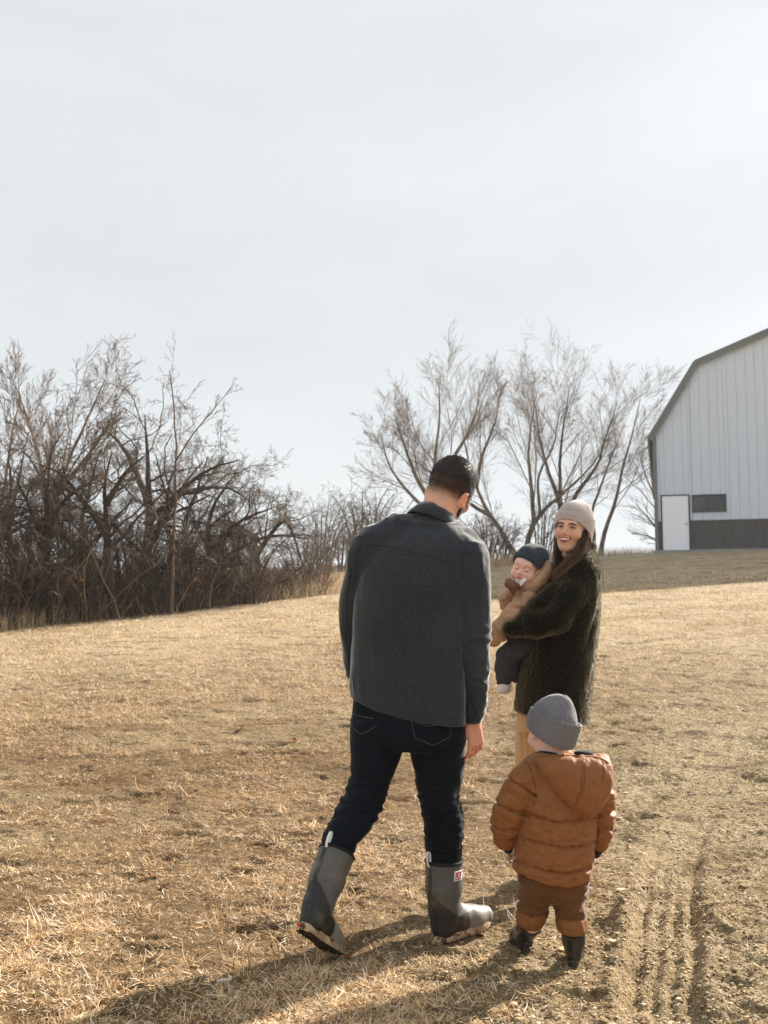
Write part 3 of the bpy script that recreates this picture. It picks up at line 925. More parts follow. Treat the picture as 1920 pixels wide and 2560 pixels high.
plant_tree('thicket_tree', P(-60, 1585, 19.80), [
    px_stem([(-70, 1590), (-40, 1440), (0, 1300), (30, 1190), (20, 1100)], 19.80, 0.14, 0.04),
    px_stem([(-30, 1380), (60, 1300), (120, 1280)], 19.80, 0.07, 0.02, [0, -.5, -.8])],
    GNARL, rt, bark_dark, twig_dark, 'gnarled tree at the far end of the thicket, cut off by the picture edge', group=tg)
plant_tree('thicket_tree', P(560, 1525, 21.80), [
    px_stem([(540, 1530), (530, 1420), (520, 1320), (545, 1220), (590, 1150)], 21.80, 0.12, 0.03),
    px_stem([(530, 1380), (600, 1290), (680, 1250)], 21.80, 0.08, 0.02, [0, -.3, -.6]),
    px_stem([(532, 1420), (610, 1360), (700, 1330), (770, 1340)], 21.80, 0.07, 0.015, [0, .3, .6, .8])],
    GNARL, rt, bark_dark, twig_dark, 'low spreading gnarled tree at the end of the thicket towards the man', group=tg)
YS = 0.72
plant_tree('thicket_tree', P(130, 1560, 23), [
    px_stem([(100, 1570), (120, 1400), (150, 1150), (190, 1000), (230, 880), (262, 780)], 23, 0.10, 0.015),
    px_stem([(125, 1320), (110, 1150), (90, 1000), (60, 880), (40, 800)], 23, 0.07, 0.015, [0, .4, .7, 1, 1.2]),
    px_stem([(150, 1160), (215, 1050), (260, 960), (280, 900)], 23, 0.07, 0.015, [0, -.3, -.5, -.7])],
    SLIM, rt, bark_grey, twig_tan, 'tall pale bare tree with feathery upright twigs, highest above the thicket', group=tg, rmin=0.005)
plant_tree('thicket_tree', P(-20, 1560, 24), [
    px_stem([(-40, 1570), (-20, 1350), (10, 1150), (30, 980), (50, 850)], 24, 0.09, 0.015),
    px_stem([(-20, 1340), (-60, 1150), (-80, 980)], 24, 0.09, 0.02)],
    SLIM, rt, bark_grey, twig_tan, 'pale feathery bare tree at the picture edge behind the thicket', group=tg, rmin=0.005)
YS = 0.86
plant_tree('thicket_tree', P(430, 1535, 19.80), [
    px_stem([(427, 1540), (432, 1400), (437, 1250), (440, 1100), (436, 980), (424, 850)], 19.80, 0.042, 0.010),
    px_stem([(437, 1120), (480, 1040), (530, 970), (580, 900)], 19.80, 0.02, 0.006, [0, -.1, -.2, -.3])],
    [dict(k=9, ang=(18, 45), lr=0.26, rr=0.35, segs=5, wander=0.08, up=0.04, sides=4, tlo=0.35, trunk=True), dict(k=5, ang=(20, 50), lr=0.4, rr=0.5, segs=3, wander=0.14, up=0.03, sides=3, tlo=0.2),
     dict(k=3, ang=(20, 50), lr=0.4, rr=0.6, segs=2, wander=0.14, up=0.03, sides=3, tlo=0.2)],
    rt, mat('sapling_bark', srgb(98, 80, 66), 0.85, bump=[((20, 20, 5), 0.4, 0.02, 'noise')]), twig_tan, 'thin straight reddish sapling standing up through the middle of the thicket', group=tg)

for k, (bx_, Yg, lean, lab) in enumerate(((210, 21.5, 40, 'crooked dark tree in the depth of the thicket behind the two front trunks'), (30, 20.5, 30, 'crooked dark tree leaning out near the picture edge of the thicket'),
                                       (470, 22.0, 50, 'crooked tree behind the thin sapling, its twigs arching over it'), (640, 23.5, 30, 'lowest crooked tree where the thicket thins out'))):
    h = (1080, 1090, 1100, 1270)[k]
    plant_tree('thicket_tree', None, [px_stem([(bx_, 1545), (bx_ + lean * .2, 1430), (bx_ - lean * .2, 1320), (bx_ + lean * .5, h + 90), (bx_ + lean, h)], Yg, 0.12, 0.03),
        px_stem([(bx_, 1400), (bx_ - 60, 1300), (bx_ - 90, h + 130)], Yg, 0.07, 0.02, [0, .3, .6]),
        px_stem([(bx_ + 5, 1380), (bx_ + 70, 1290), (bx_ + 120, h + 150)], Yg, 0.07, 0.02, [0, -.3, -.6])], GNARL, rt, bark_dark, twig_dark, lab, group=tg)
# thicket shrubs: three shapes, copied along the edge of the lawn
SHRUB = [dict(k=7, ang=(20, 60), lr=0.5, rr=0.6, segs=6, wander=0.22, up=0.0, sides=3, tlo=0.12),
         dict(k=6, ang=(25, 70), lr=0.5, rr=0.6, segs=4, wander=0.28, up=0.0, sides=3, tlo=0.1),
         dict(k=3, ang=(25, 70), lr=0.5, rr=0.6, segs=2, wander=0.28, up=0.02, sides=3, tlo=0.1)]
def shrub_src(seed, n, h, spread):
    r = np.random.default_rng(seed)
    st = []
    for i in range(n):
        a = r.random() * 6.28; q = r.random() * spread
        b = np.array((math.cos(a) * q * 0.35, math.sin(a) * q * 0.35, -0.05))
        hh = h * (0.6 + 0.5 * r.random())
        st.append(([b, b + np.array((math.cos(a) * q * .25, math.sin(a) * q * .25, hh * .4)), b + np.array((math.cos(a) * q * .6, math.sin(a) * q * .6, hh * .8)), b + np.array((math.cos(a) * q * 1.1, math.sin(a) * q * 1.1, hh))], 0.02 + 0.014 * r.random(), 0.006))
    return tree_meshes(st, SHRUB, r, 0.0035)
srcs = [shrub_src(1, 9, 1.7, 0.9), shrub_src(2, 11, 1.3, 1.0), shrub_src(3, 8, 2.3, 0.9)]
for t_, c_ in srcs:
    t_.materials.append(bark_dark); c_.materials.append(twig_dark)
def shrub(px, Y, k, sc, rz, label, group):
    x = (px - 960) / FPX * Y
    o = empty('bare_shrub', (x, Y, float(terrain(x, Y))), label, 'shrub', group)
    a = link('stems', srcs[k][0], None, o); b = link('twigs', srcs[k][1], None, o)
    for c in (a, b): c.matrix_parent_inverse = Matrix.Identity(4)
    o.rotation_euler = (0, 0, rz); o.scale = (sc, sc, sc)
sr = np.random.default_rng(77)
for i in range(20):
    px = -140 + 41 * i + sr.normal(0, 8)
    Yb = float(hermite([-200, 0, 430, 850], [17.2, 17.6, 19.6, 24.0], np.array([px]))[0])
    big = 1.1 if px < 560 else 1.0 - 0.4 * (px - 560) / 300
    shrub(px, Yb + 0.2 + 2.0 * sr.random(), i % 3, big * (0.75 + 0.4 * sr.random()), sr.random() * 6.28,
          'bare tangled brown shrub in the half of the thicket nearest the picture edge' if px < 230 else 'bare tangled brown shrub in front of the sapling and gnarled trunks' if px < 560 else 'low bare shrub where the thicket peters out towards the man',
          'thicket shrubs near the edge' if px < 230 else 'thicket shrubs by the sapling' if px < 560 else 'thicket shrubs towards the man')
for px, Y, k, sc in ((800, 30, 2, 1.1), (850, 33, 1, 1.3), (905, 36, 0, 1.7), (760, 28, 1, 1.1), (940, 39, 2, 1.2)):
    shrub(px, Y, k, sc, sr.random() * 6.28, 'bare grey brown shrub in the gap between the thicket and the man', 'shrubs beside the man')
for px, Y, k, sc in ((1170, 40, 1, 1.2), (1215, 41, 0, 1.3), (1350, 43, 2, 1.4), (1258, 43, 1, 1.3)):
    shrub(px, Y, k, sc, sr.random() * 6.28, 'bare scrubby bush at the foot of the trees on the rise', 'bushes under the trees on the rise')
# rank stems, brambles and dead canes filling the foot of the thicket
n = 2600
px = -190 + 1010 * sr.random(n) ** 1.15
Yb = hermite([-200, 0, 430, 850], [17.2, 17.6, 19.6, 24.0], px) + 0.15 + 3.2 * sr.random(n)
bx = (px - 960) / FPX * Yb
pos = np.stack([bx, Yb, terrain(bx, Yb) - 0.03], -1)
d = norm(np.stack([sr.normal(0, 0.45, n), sr.normal(0, 0.3, n), np.ones(n)], -1))
Pt, R = grow(pos, d, (0.5 + 1.7 * sr.random(n) ** 1.5) * np.where(px > 620, 0.7, 1.0), 0.004 + 0.007 * sr.random(n), 5, 0.20, -0.04, sr, 0.4)
br = Geo(); br.add(Pt, R, 3); n1 = br.n // n
p2, d2, l2, r2 = children(Pt, R, np.full(n, 1.0), 3, 0.25, 1.0, 25, 70, 0.4, 0.6, sr)
Pt, R = grow(p2, d2, l2, r2, 3, 0.25, 0.0, sr, 0.4); br.add(Pt, R, 3)
CANE = np.array([srgb(58, 48, 41), srgb(76, 63, 53), srgb(112, 93, 77), srgb(176, 148, 112), srgb(122, 76, 54)])[sr.choice(5, n, p=(.34, .3, .18, .1, .08))]
cane_c = np.concatenate([np.repeat(CANE, n1, 0), np.repeat(np.repeat(CANE, 3, 0), (br.n - n1 * n) // (3 * n), 0)])
tag(link('undergrowth', mesh_np('undergrowth', np.concatenate(br.v), np.concatenate(br.q), True, cane_c), mat('canes', attr=True, rough=0.9)), 'dense tangle of dead canes and brambles at the foot of the thicket', 'undergrowth', kind='stuff')

# ------------------------------------------------------------------ soft shapes: distance fields turned into one smooth skin
def smin(a, b, k):
    if np.isscalar(k) and k <= 0: return np.minimum(a, b)
    h = np.clip(0.5 + 0.5 * (b - a) / k, 0, 1)
    return b + (a - b) * h - k * h * (1 - h)

def axis(lo, hi, h, fine=()):
    out = [lo]
    while out[-1] < hi:
        step = h
        for a, b, hf in fine:
            if a - h < out[-1] < b: step = min(step, hf)
        out.append(out[-1] + step)
    return np.array(out, np.float32)

class Field:
    def __init__(s, lo, hi, h, fx=(), fy=(), fz=()):
        s.x, s.y, s.z = axis(lo[0], hi[0], h, fx), axis(lo[1], hi[1], h, fy), axis(lo[2], hi[2], h, fz)
        s.d = np.full((len(s.x), len(s.y), len(s.z)), 0.5, np.float32)
    def add(s, fn, lo, hi, k=0.0, m=0.05, sub=False):
        sl = []
        for ax, a, b in zip((s.x, s.y, s.z), lo, hi):
            i0 = max(int(np.searchsorted(ax, a - m)) - 1, 0); i1 = min(int(np.searchsorted(ax, b + m)) + 1, len(ax))
            if i1 <= i0: return
            sl.append(slice(i0, i1))
        X = s.x[sl[0]][:, None, None]; Y = s.y[sl[1]][None, :, None]; Z = s.z[sl[2]][None, None, :]
        new = fn(X, Y, Z).astype(np.float32)
        sl = tuple(sl)
        if callable(k): k = k(X, Y, Z)
        if sub: s.d[sl] = -smin(-s.d[sl], new, k)
        else: s.d[sl] = smin(s.d[sl], new, k)
    def cone(s, p0, r0, p1, r1, k=0.0, sub=False, flat=None):
        p0, p1 = np.asarray(p0, float), np.asarray(p1, float)
        v = p1 - p0; L2 = max(float(v @ v), 1e-9)
        def fn(X, Y, Z):
            ax, ay, az = X - p0[0], Y - p0[1], Z - p0[2]
            h = np.clip((ax * v[0] + ay * v[1] + az * v[2]) / L2, 0, 1)
            dx, dy, dz = ax - h * v[0], ay - h * v[1], az - h * v[2]
            if flat is not None:
                a, f = flat
                w = dx * a[0] + dy * a[1] + dz * a[2]
                dx, dy, dz = dx + (f - 1) * w * a[0], dy + (f - 1) * w * a[1], dz + (f - 1) * w * a[2]
            return np.sqrt(dx * dx + dy * dy + dz * dz) - (r0 + (r1 - r0) * h)
        r = max(r0, r1)
        s.add(fn, np.minimum(p0, p1) - r, np.maximum(p0, p1) + r, k, sub=sub)
    def chain(s, pts, k=0.0, k0=None, flat=None):
        """pts: list of (point, radius); one limb of tapering pieces."""
        for i in range(len(pts) - 1):
            s.cone(pts[i][0], pts[i][1], pts[i + 1][0], pts[i + 1][1], (k0 if (i == 0 and k0 is not None) else k), flat=flat)
    def ell(s, c, r, Rm=None, k=0.0, sub=False):
        c, r = np.asarray(c, float), np.asarray(r, float)
        Rm = np.eye(3) if Rm is None else Rm
        def fn(X, Y, Z):
            ax, ay, az = X - c[0], Y - c[1], Z - c[2]
            q = [(ax * Rm[0, j] + ay * Rm[1, j] + az * Rm[2, j]) / r[j] for j in range(3)]
            k0 = np.sqrt(q[0] ** 2 + q[1] ** 2 + q[2] ** 2) + 1e-6
            k1 = np.sqrt((q[0] / r[0]) ** 2 + (q[1] / r[1]) ** 2 + (q[2] / r[2]) ** 2) + 1e-6
            return k0 * (k0 - 1) / k1
        s.add(fn, c - r.max(), c + r.max(), k, sub=sub)
    def loft(s, rows, Y0, k=0.0, shear=0.0, grow_=0.0, n=2.0):
        """rows (py, pxL, pxR, dY, b): cross-sections traced from the picture, at distance Y0 + dY, half depth b."""
        A = []
        for (py, l, r, dy, b) in rows:
            pl, pr = P(l, py, Y0 + dy), P(r, py, Y0 + dy)
            A.append((pl[2], (pl[0] + pr[0]) / 2, (pr[0] - pl[0]) / 2 + grow_, Y0 + dy, b + grow_))
        A = np.array(sorted(A))
        zz = A[:, 0]
        lo = (np.min(A[:, 1] - A[:, 2]), np.min(A[:, 3] - A[:, 4]) - abs(shear) * A[:, 2].max(), zz[0])
        hi = (np.max(A[:, 1] + A[:, 2]), np.max(A[:, 3] + A[:, 4]) + abs(shear) * A[:, 2].max(), zz[-1])
        def fn(X, Y, Z):
            zq = np.clip(Z[0, 0], zz[0], zz[-1])
            cx, a, cy, b = (hermite(zz, A[:, j], zq)[None, None, :].astype(np.float32) for j in (1, 2, 3, 4))
            dx = X - cx; dy = Y - cy + shear * dx
            q0, q1 = dx / a, dy / b
            if n == 2.0:
                k0 = np.sqrt(q0 * q0 + q1 * q1) + 1e-5
                k1 = np.sqrt((q0 / a) ** 2 + (q1 / b) ** 2) + 1e-5
                d = k0 * (k0 - 1) / k1
            else:
                d = ((np.abs(q0) ** n + np.abs(q1) ** n) ** (1 / n) - 1) * np.minimum(a, b)
            return np.maximum(np.maximum(d, Z - zz[-1]), zz[0] - Z)
        s.add(fn, lo, hi, k)
    def cut(s, fn):
        s.d = np.maximum(s.d, fn(s.x[:, None, None], s.y[None, :, None], s.z[None, None, :]).astype(np.float32))
    def skin(s):
        d = s.d
        d[0] = np.maximum(d[0], .01); d[-1] = np.maximum(d[-1], .01); d[:, 0] = np.maximum(d[:, 0], .01); d[:, -1] = np.maximum(d[:, -1], .01)
        d[:, :, 0] = np.maximum(d[:, :, 0], .01); d[:, :, -1] = np.maximum(d[:, :, -1], .01)
        g = d < 0
        c = np.zeros(tuple(n - 1 for n in d.shape), np.int8)
        corners = [(a, b, e) for e in (0, 1) for b in (0, 1) for a in (0, 1)]
        nx, ny, nz = d.shape
        for (a, b, e) in corners: c += g[a:nx - 1 + a, b:ny - 1 + b, e:nz - 1 + e]
        act = (c > 0) & (c < 8)
        i, j, k = np.nonzero(act)
        idx = np.full(act.shape, -1, np.int32); idx[i, j, k] = np.arange(len(i))
        vals = np.stack([d[i + a, j + b, k + e] for a, b, e in corners], 1)
        acc = np.zeros((len(i), 3)); cnt = np.zeros(len(i))
        for m in range(8):
            for n in range(m + 1, 8):
                ca, cb = np.array(corners[m]), np.array(corners[n])
                if np.abs(ca - cb).sum() != 1: continue
                va, vb = vals[:, m], vals[:, n]
                cr = (va < 0) != (vb < 0)
                t = np.where(cr, va / np.where(cr, va - vb, 1), 0)
                acc += np.where(cr[:, None], ca + t[:, None] * (cb - ca), 0); cnt += cr
        f = acc / cnt[:, None]
        V = np.stack([s.x[i] + f[:, 0] * (s.x[i + 1] - s.x[i]), s.y[j] + f[:, 1] * (s.y[j + 1] - s.y[j]), s.z[k] + f[:, 2] * (s.z[k + 1] - s.z[k])], 1)
        Q = []
        def quads(m, cells, sgn):
            q = np.stack(cells, 1); q = np.where(sgn[:, None], q, q[:, ::-1]); Q.append(q)
        m = g[:-1, 1:-1, 1:-1] != g[1:, 1:-1, 1:-1]; i, j, k = np.nonzero(m); j = j + 1; k = k + 1
        quads(m, (idx[i, j-1, k-1], idx[i, j, k-1], idx[i, j, k], idx[i, j-1, k]), g[i, j, k])
        m = g[1:-1, :-1, 1:-1] != g[1:-1, 1:, 1:-1]; i, j, k = np.nonzero(m); i = i + 1; k = k + 1
        quads(m, (idx[i-1, j, k-1], idx[i-1, j, k], idx[i, j, k], idx[i, j, k-1]), g[i, j, k])
        m = g[1:-1, 1:-1, :-1] != g[1:-1, 1:-1, 1:]; i, j, k = np.nonzero(m); i = i + 1; j = j + 1
        quads(m, (idx[i-1, j-1, k], idx[i, j-1, k], idx[i, j, k], idx[i-1, j, k]), g[i, j, k])
        return V, np.concatenate(Q)

def vnormals(V, Q):
    n = np.zeros_like(V)
    fn = np.cross(V[Q[:, 2]] - V[Q[:, 0]], V[Q[:, 3]] - V[Q[:, 1]])
    for c in range(4): np.add.at(n, Q[:, c], fn)
    return norm(n)

def relax(V, Q, it=1, w=0.5):
    e = np.concatenate([Q[:, [0, 1]], Q[:, [1, 2]], Q[:, [2, 3]], Q[:, [3, 0]]])
    for _ in range(it):
        s = np.zeros_like(V); c = np.zeros(len(V))
        np.add.at(s, e[:, 0], V[e[:, 1]]); np.add.at(c, e[:, 0], 1)
        np.add.at(s, e[:, 1], V[e[:, 0]]); np.add.at(c, e[:, 1], 1)
        V = V * (1 - w) + w * s / c[:, None]
    return V

def bvh_of(V, Q):
    return BVHTree.FromPolygons([tuple(v) for v in V], [tuple(int(i) for i in q) for q in Q])

CAMP = Vector((0, 0, CAMZ))
def cast(bvh, px, py, off=0.0):
    """The point of a garment that the photograph shows at (px, py)."""
    d = (Vector(P(px, py, 4.0)) - CAMP).normalized()
    hit, nrm, _, dist = bvh.ray_cast(CAMP, d)
    if hit is None: return None
    return np.array(hit - d * off)

def seam(bvh, pts, r, m, name, parent, off=0.0, n=8, sides=4):
    """A row of stitching or a seam laid on a garment along picture points."""
    pts = smooth_pts(pts, n)
    hits = [cast(bvh, x, y, off) for x, y in pts]
    hits = np.array([h for h in hits if h is not None])
    if len(hits) < 2: return None
    if len(hits) > 4:
        hits[1:-1] = (hits[:-2] + hits[1:-1] * 2 + hits[2:]) / 4
    b = MB(); b.tube(hits, r, sides)
    return b.build(name, m, parent, True)

def folds(V, sc, amp, seed, sharp=1.0):
    n = fbm(V * np.array(sc), 3, seed)
    r = 1 - np.abs(n) * 2.2
    return amp * np.sign(r) * np.abs(r) ** sharp

def frame(yaw, pitch=0.0, roll=0.0):
    """Columns: right, forward (where the face looks), up. Yaw clockwise from the viewing direction, roll clockwise in the picture."""
    y, p, r = math.radians(yaw), math.radians(pitch), math.radians(roll)
    f = np.array((math.sin(y), math.cos(y), 0)); z = np.array((0, 0, 1.0)); rt_ = np.cross(f, z)
    f2 = f * math.cos(p) - z * math.sin(p); u2 = z * math.cos(p) + f * math.sin(p)
    Ry = np.array(((math.cos(r), 0, math.sin(r)), (0, 1, 0), (-math.sin(r), 0, math.cos(r))))
    return Ry @ np.stack([rt_, f2, u2], 1)

class Frame:
    def __init__(s, C, Rm, sc=1.0): s.C, s.R, s.sc = np.asarray(C, float), Rm, sc
    def w(s, *q): return s.C + s.sc * (s.R @ np.asarray(q, float))
    def W(s, Q): return s.C + s.sc * (np.asarray(Q, float) @ s.R.T)
    def l(s, V): return ((V - s.C) @ s.R) / s.sc

def add_head(F, fr, kind='adult', neck_to=None, neck_r=0.056, ear=1.0, ear_z=0.0):
    c, sc = fr.w, fr.sc
    e = lambda p, r, k, sub=False: F.ell(fr.w(*p), np.array(r) * sc, fr.R, k * sc, sub)
    co = lambda a, ra, b, rb, k, sub=False: F.cone(fr.w(*a), ra * sc, fr.w(*b), rb * sc, k * sc, sub)
    if kind == 'child':
        e((0, -.018, .034), (.080, .098, .086), 0)
        e((0, .040, -.018), (.060, .050, .068), .03)
        for s in (-1, 1):
            e((s * .036, .060, -.034), (.032, .030, .030), .022)
            co((s * .042, .005, -.05), .022, (0, .060, -.078), .020, .025)
        e((0, .076, .034), (.052, .026, .03), .03)
        co((0, .088, .004), .006, (0, .1, -.022), .0085, .012)
        for s in (-1, 1): e((s * .010, .093, -.027), (.008, .009, .007), .008)
        e((0, .085, -.048), (.017, .013, .010), .012)
        e((0, .076, -.078), (.018, .016, .014), .016)
        for s in (-1, 1): e((s * .031, .098, .001), (.017, .012, .011), .012, True)
        for s in (-1, 1): e((s * .030, .0815, .0005), (.0145, .012, .0125), .004)
    else:
        e((0, -.015, .035), (.077, .098, .086), 0)
        e((0, .036, -.030), (.060, .058, .084), .03)
        for s in (-1, 1):
            co((s * .050, .0, -.052), .020, (s * .012, .068, -.094), .018, .022)
            e((s * .038, .060, -.020), (.029, .028, .024), .02)
        e((0, .076, -.094), (.019, .017, .015), .02)
        co((-.034, .080, .030), .013, (.034, .080, .030), .013, .02)
        co((0, .090, .020), .0085, (0, .112, -.022), .0105, .012)
        for s in (-1, 1): e((s * .0115, .099, -.0265), (.0085, .010, .008), .007)
        e((0, .088, -.055), (.026, .016, .020), .02)
        for s in (-1, 1): e((s * .031, .101, .009), (.018, .014, .013), .012, True)
        for s in (-1, 1): e((s * .031, .0785, .008), (.0145, .0135, .0125), .003)
    for s in (-1, 1):
        if ear:
            F.ell(fr.w(s * .082, -.012, -.004 + ear_z), np.array((.0075, .019, .033)) * sc * ear, fr.R @ np.array(Matrix.Rotation(-s * 0.42, 3, 'Z')), .006)
            F.ell(fr.w(s * .0885, -.005, .002 + ear_z), np.array((.004, .011, .020)) * sc * ear, fr.R @ np.array(Matrix.Rotation(-s * 0.42, 3, 'Z')), .003, True)
    if neck_to is not None:
        F.cone(fr.w(0, -.022, -.045), neck_r * sc, neck_to, neck_r * sc * 1.12, .025)

def add_hand(F, wrist, d, palm, sc=1.0, curl=(0.25, 0.5, 0.45), side=1, thumb_out=0.6, r=0.0085):
    """d: where the hand points, palm: normal out of the palm, side: +1 if the thumb lies along palm x d."""
    d = norm(np.asarray(d, float)); palm = np.asarray(palm, float); palm = norm(palm - d * (palm @ d)); t = np.cross(palm, d) * side
    w = np.asarray(wrist, float); q = lambda a, b, c: w + sc * (a * d + b * t + c * palm)
    F.cone(q(-.03, 0, 0), .024 * sc, q(.02, 0, 0), .024 * sc, .012, flat=(palm, 1.35))
    for b in (-.027, -.009, .009, .027):
        F.cone(q(.012, b * .7, 0), .015 * sc, q(.085, b, 0), .0125 * sc, .012, flat=(palm, 1.1))
    for i, (b, L) in enumerate(((.031, .074), (.0105, .083), (-.0105, .077), (-.031, .060))):
        p = q(.086, b, 0); a = 0.0
        for seg, (cu, fr_) in enumerate(zip(curl, (.44, .31, .25))):
            a += cu * (1 + 0.12 * (i - 1))
            v = math.cos(a) * d + math.sin(a) * palm + t * (b * 1.2) * (1 if seg == 0 else 0)
            p2 = p + v * L * fr_ * sc
            F.cone(p, (r - .0007 * seg) * sc, p2, (r - .0007 * (seg + 1)) * sc, .003)
            p = p2
    p0 = q(.02, .026, .006); p1 = q(.055, .026 + .030 * thumb_out, .022); p2 = q(.085, .030 + .036 * thumb_out, .036); p3 = q(.108, .028 + .030 * thumb_out, .044)
    F.cone(p0, .0145 * sc, p1, .012 * sc, .012); F.cone(p1, .0115 * sc, p2, .0105 * sc, .004); F.cone(p2, .0105 * sc, p3, .008 * sc, .004)

def knit_cap(fr, prof, rx, ry, z_front, z_back, ribs, rib_amp, n=240, shift=(0, 0), close=True, cy=0.0, seed=0, slump=0.0):
    """prof: (radius share, height, forward shift) from brim to crown; returns verts, quads in the world."""
    ph = np.linspace(0, 2 * math.pi, n, endpoint=False)
    rows = []
    P_ = np.array(prof)
    m = 44
    t = np.linspace(0, len(P_) - 1, m)
    rad, hgt, fwd = (hermite(np.arange(len(P_)), P_[:, j], t) for j in range(3))
    V = np.empty((m, n, 3))
    for i in range(m):
        k = 1 - np.clip(hgt[i] / max(hgt.max(), 1e-6), 0, 1)
        zb = z_back + (z_front - z_back) * (0.5 + 0.5 * np.cos(ph))
        rr = rad[i] * (1 + rib_amp * np.cos(ribs * ph) * min(1, rad[i] * 1.6))
        V[i, :, 0] = np.sin(ph) * rx * rr
        V[i, :, 1] = np.cos(ph) * ry * rr + cy + fwd[i]
        V[i, :, 2] = zb * (k ** 0.8) + hgt[i]
    V = V.reshape(-1, 3)
    if slump:
        nn = fbm(V * 22, 2, seed); V[:, :2] *= (1 + slump * nn[:, None] * sstep(0.03, 0.10, V[:, 2])[:, None])
    idx = np.arange(m * n).reshape(m, n)
    q = np.stack([idx[:-1], idx[1:], np.roll(idx, -1, 1)[1:], np.roll(idx, -1, 1)[:-1]], -1).reshape(-1, 4)[:, ::-1]
    return fr.W(V), q

def patch_on(fr, bvh, xs, zlo, zhi, off, rows=5, bulge=0.0):
    """A thin shell lying on a face: columns xs between zlo and zhi (local), pushed out by off."""
    V = []; n = len(xs)
    for j in range(rows):
        f = j / (rows - 1)
        for i, x in enumerate(xs):
            z = zlo[i] + (zhi[i] - zlo[i]) * f
            o = Vector(fr.w(x, 0.2, z)); d = Vector(fr.R @ np.array((0, -1.0, 0)))
            hit, nr_, _, _ = bvh.ray_cast(o, d)
            edge = 4 * f * (1 - f)
            if hit is None: hit = Vector(fr.w(x, 0.07, z))
            V.append(np.array(hit - d * (off + bulge * edge)))
    V = np.array(V)
    idx = np.arange(rows * n).reshape(rows, n)
    q = np.stack([idx[:-1, :-1], idx[:-1, 1:], idx[1:, 1:], idx[1:, :-1]], -1).reshape(-1, 4)
    # give it thickness
    back = V + fr.R @ np.array((0, -0.003, 0)) * fr.sc
    nb = len(V)
    border = np.concatenate([idx[0], idx[1:, -1], idx[-1, -2::-1], idx[-2:0:-1, 0]])
    sq = np.stack([border, border + nb, np.roll(border, -1) + nb, np.roll(border, -1)], -1)
    return np.concatenate([V, back]), np.concatenate([q, q[:, ::-1] + nb, sq])

def line_on(fr, bvh, pts, r, off=0.0):
    pts = smooth_pts(pts, 4)
    out = []
    for x, z in pts:
        d = Vector(fr.R @ np.array((0, -1.0, 0)))
        hit, *_ = bvh.ray_cast(Vector(fr.w(x, 0.2, z)), d)
        if hit is not None: out.append(np.array(hit - d * off))
    out = np.array(out)
    rr = r * np.sin(np.linspace(0.25, math.pi - 0.25, len(out))) ** 0.6
    return tubes(out[None], rr[None], 5)

def skin_obj(name, V, Q, m, parent, col=None):
    return link(name, mesh_np(name, V, Q, True, col), m, parent)

def px_box(Y0, x0, x1, y0, y1, d0, d1):
    """A box in the world that holds picture region x0..x1, y0..y1 between depths Y0+d0 and Y0+d1."""
    pts = np.array([P(x, y, Y0 + d) for x in (x0, x1) for y in (y0, y1) for d in (d0, d1)])
    return pts.min(0), pts.max(0)

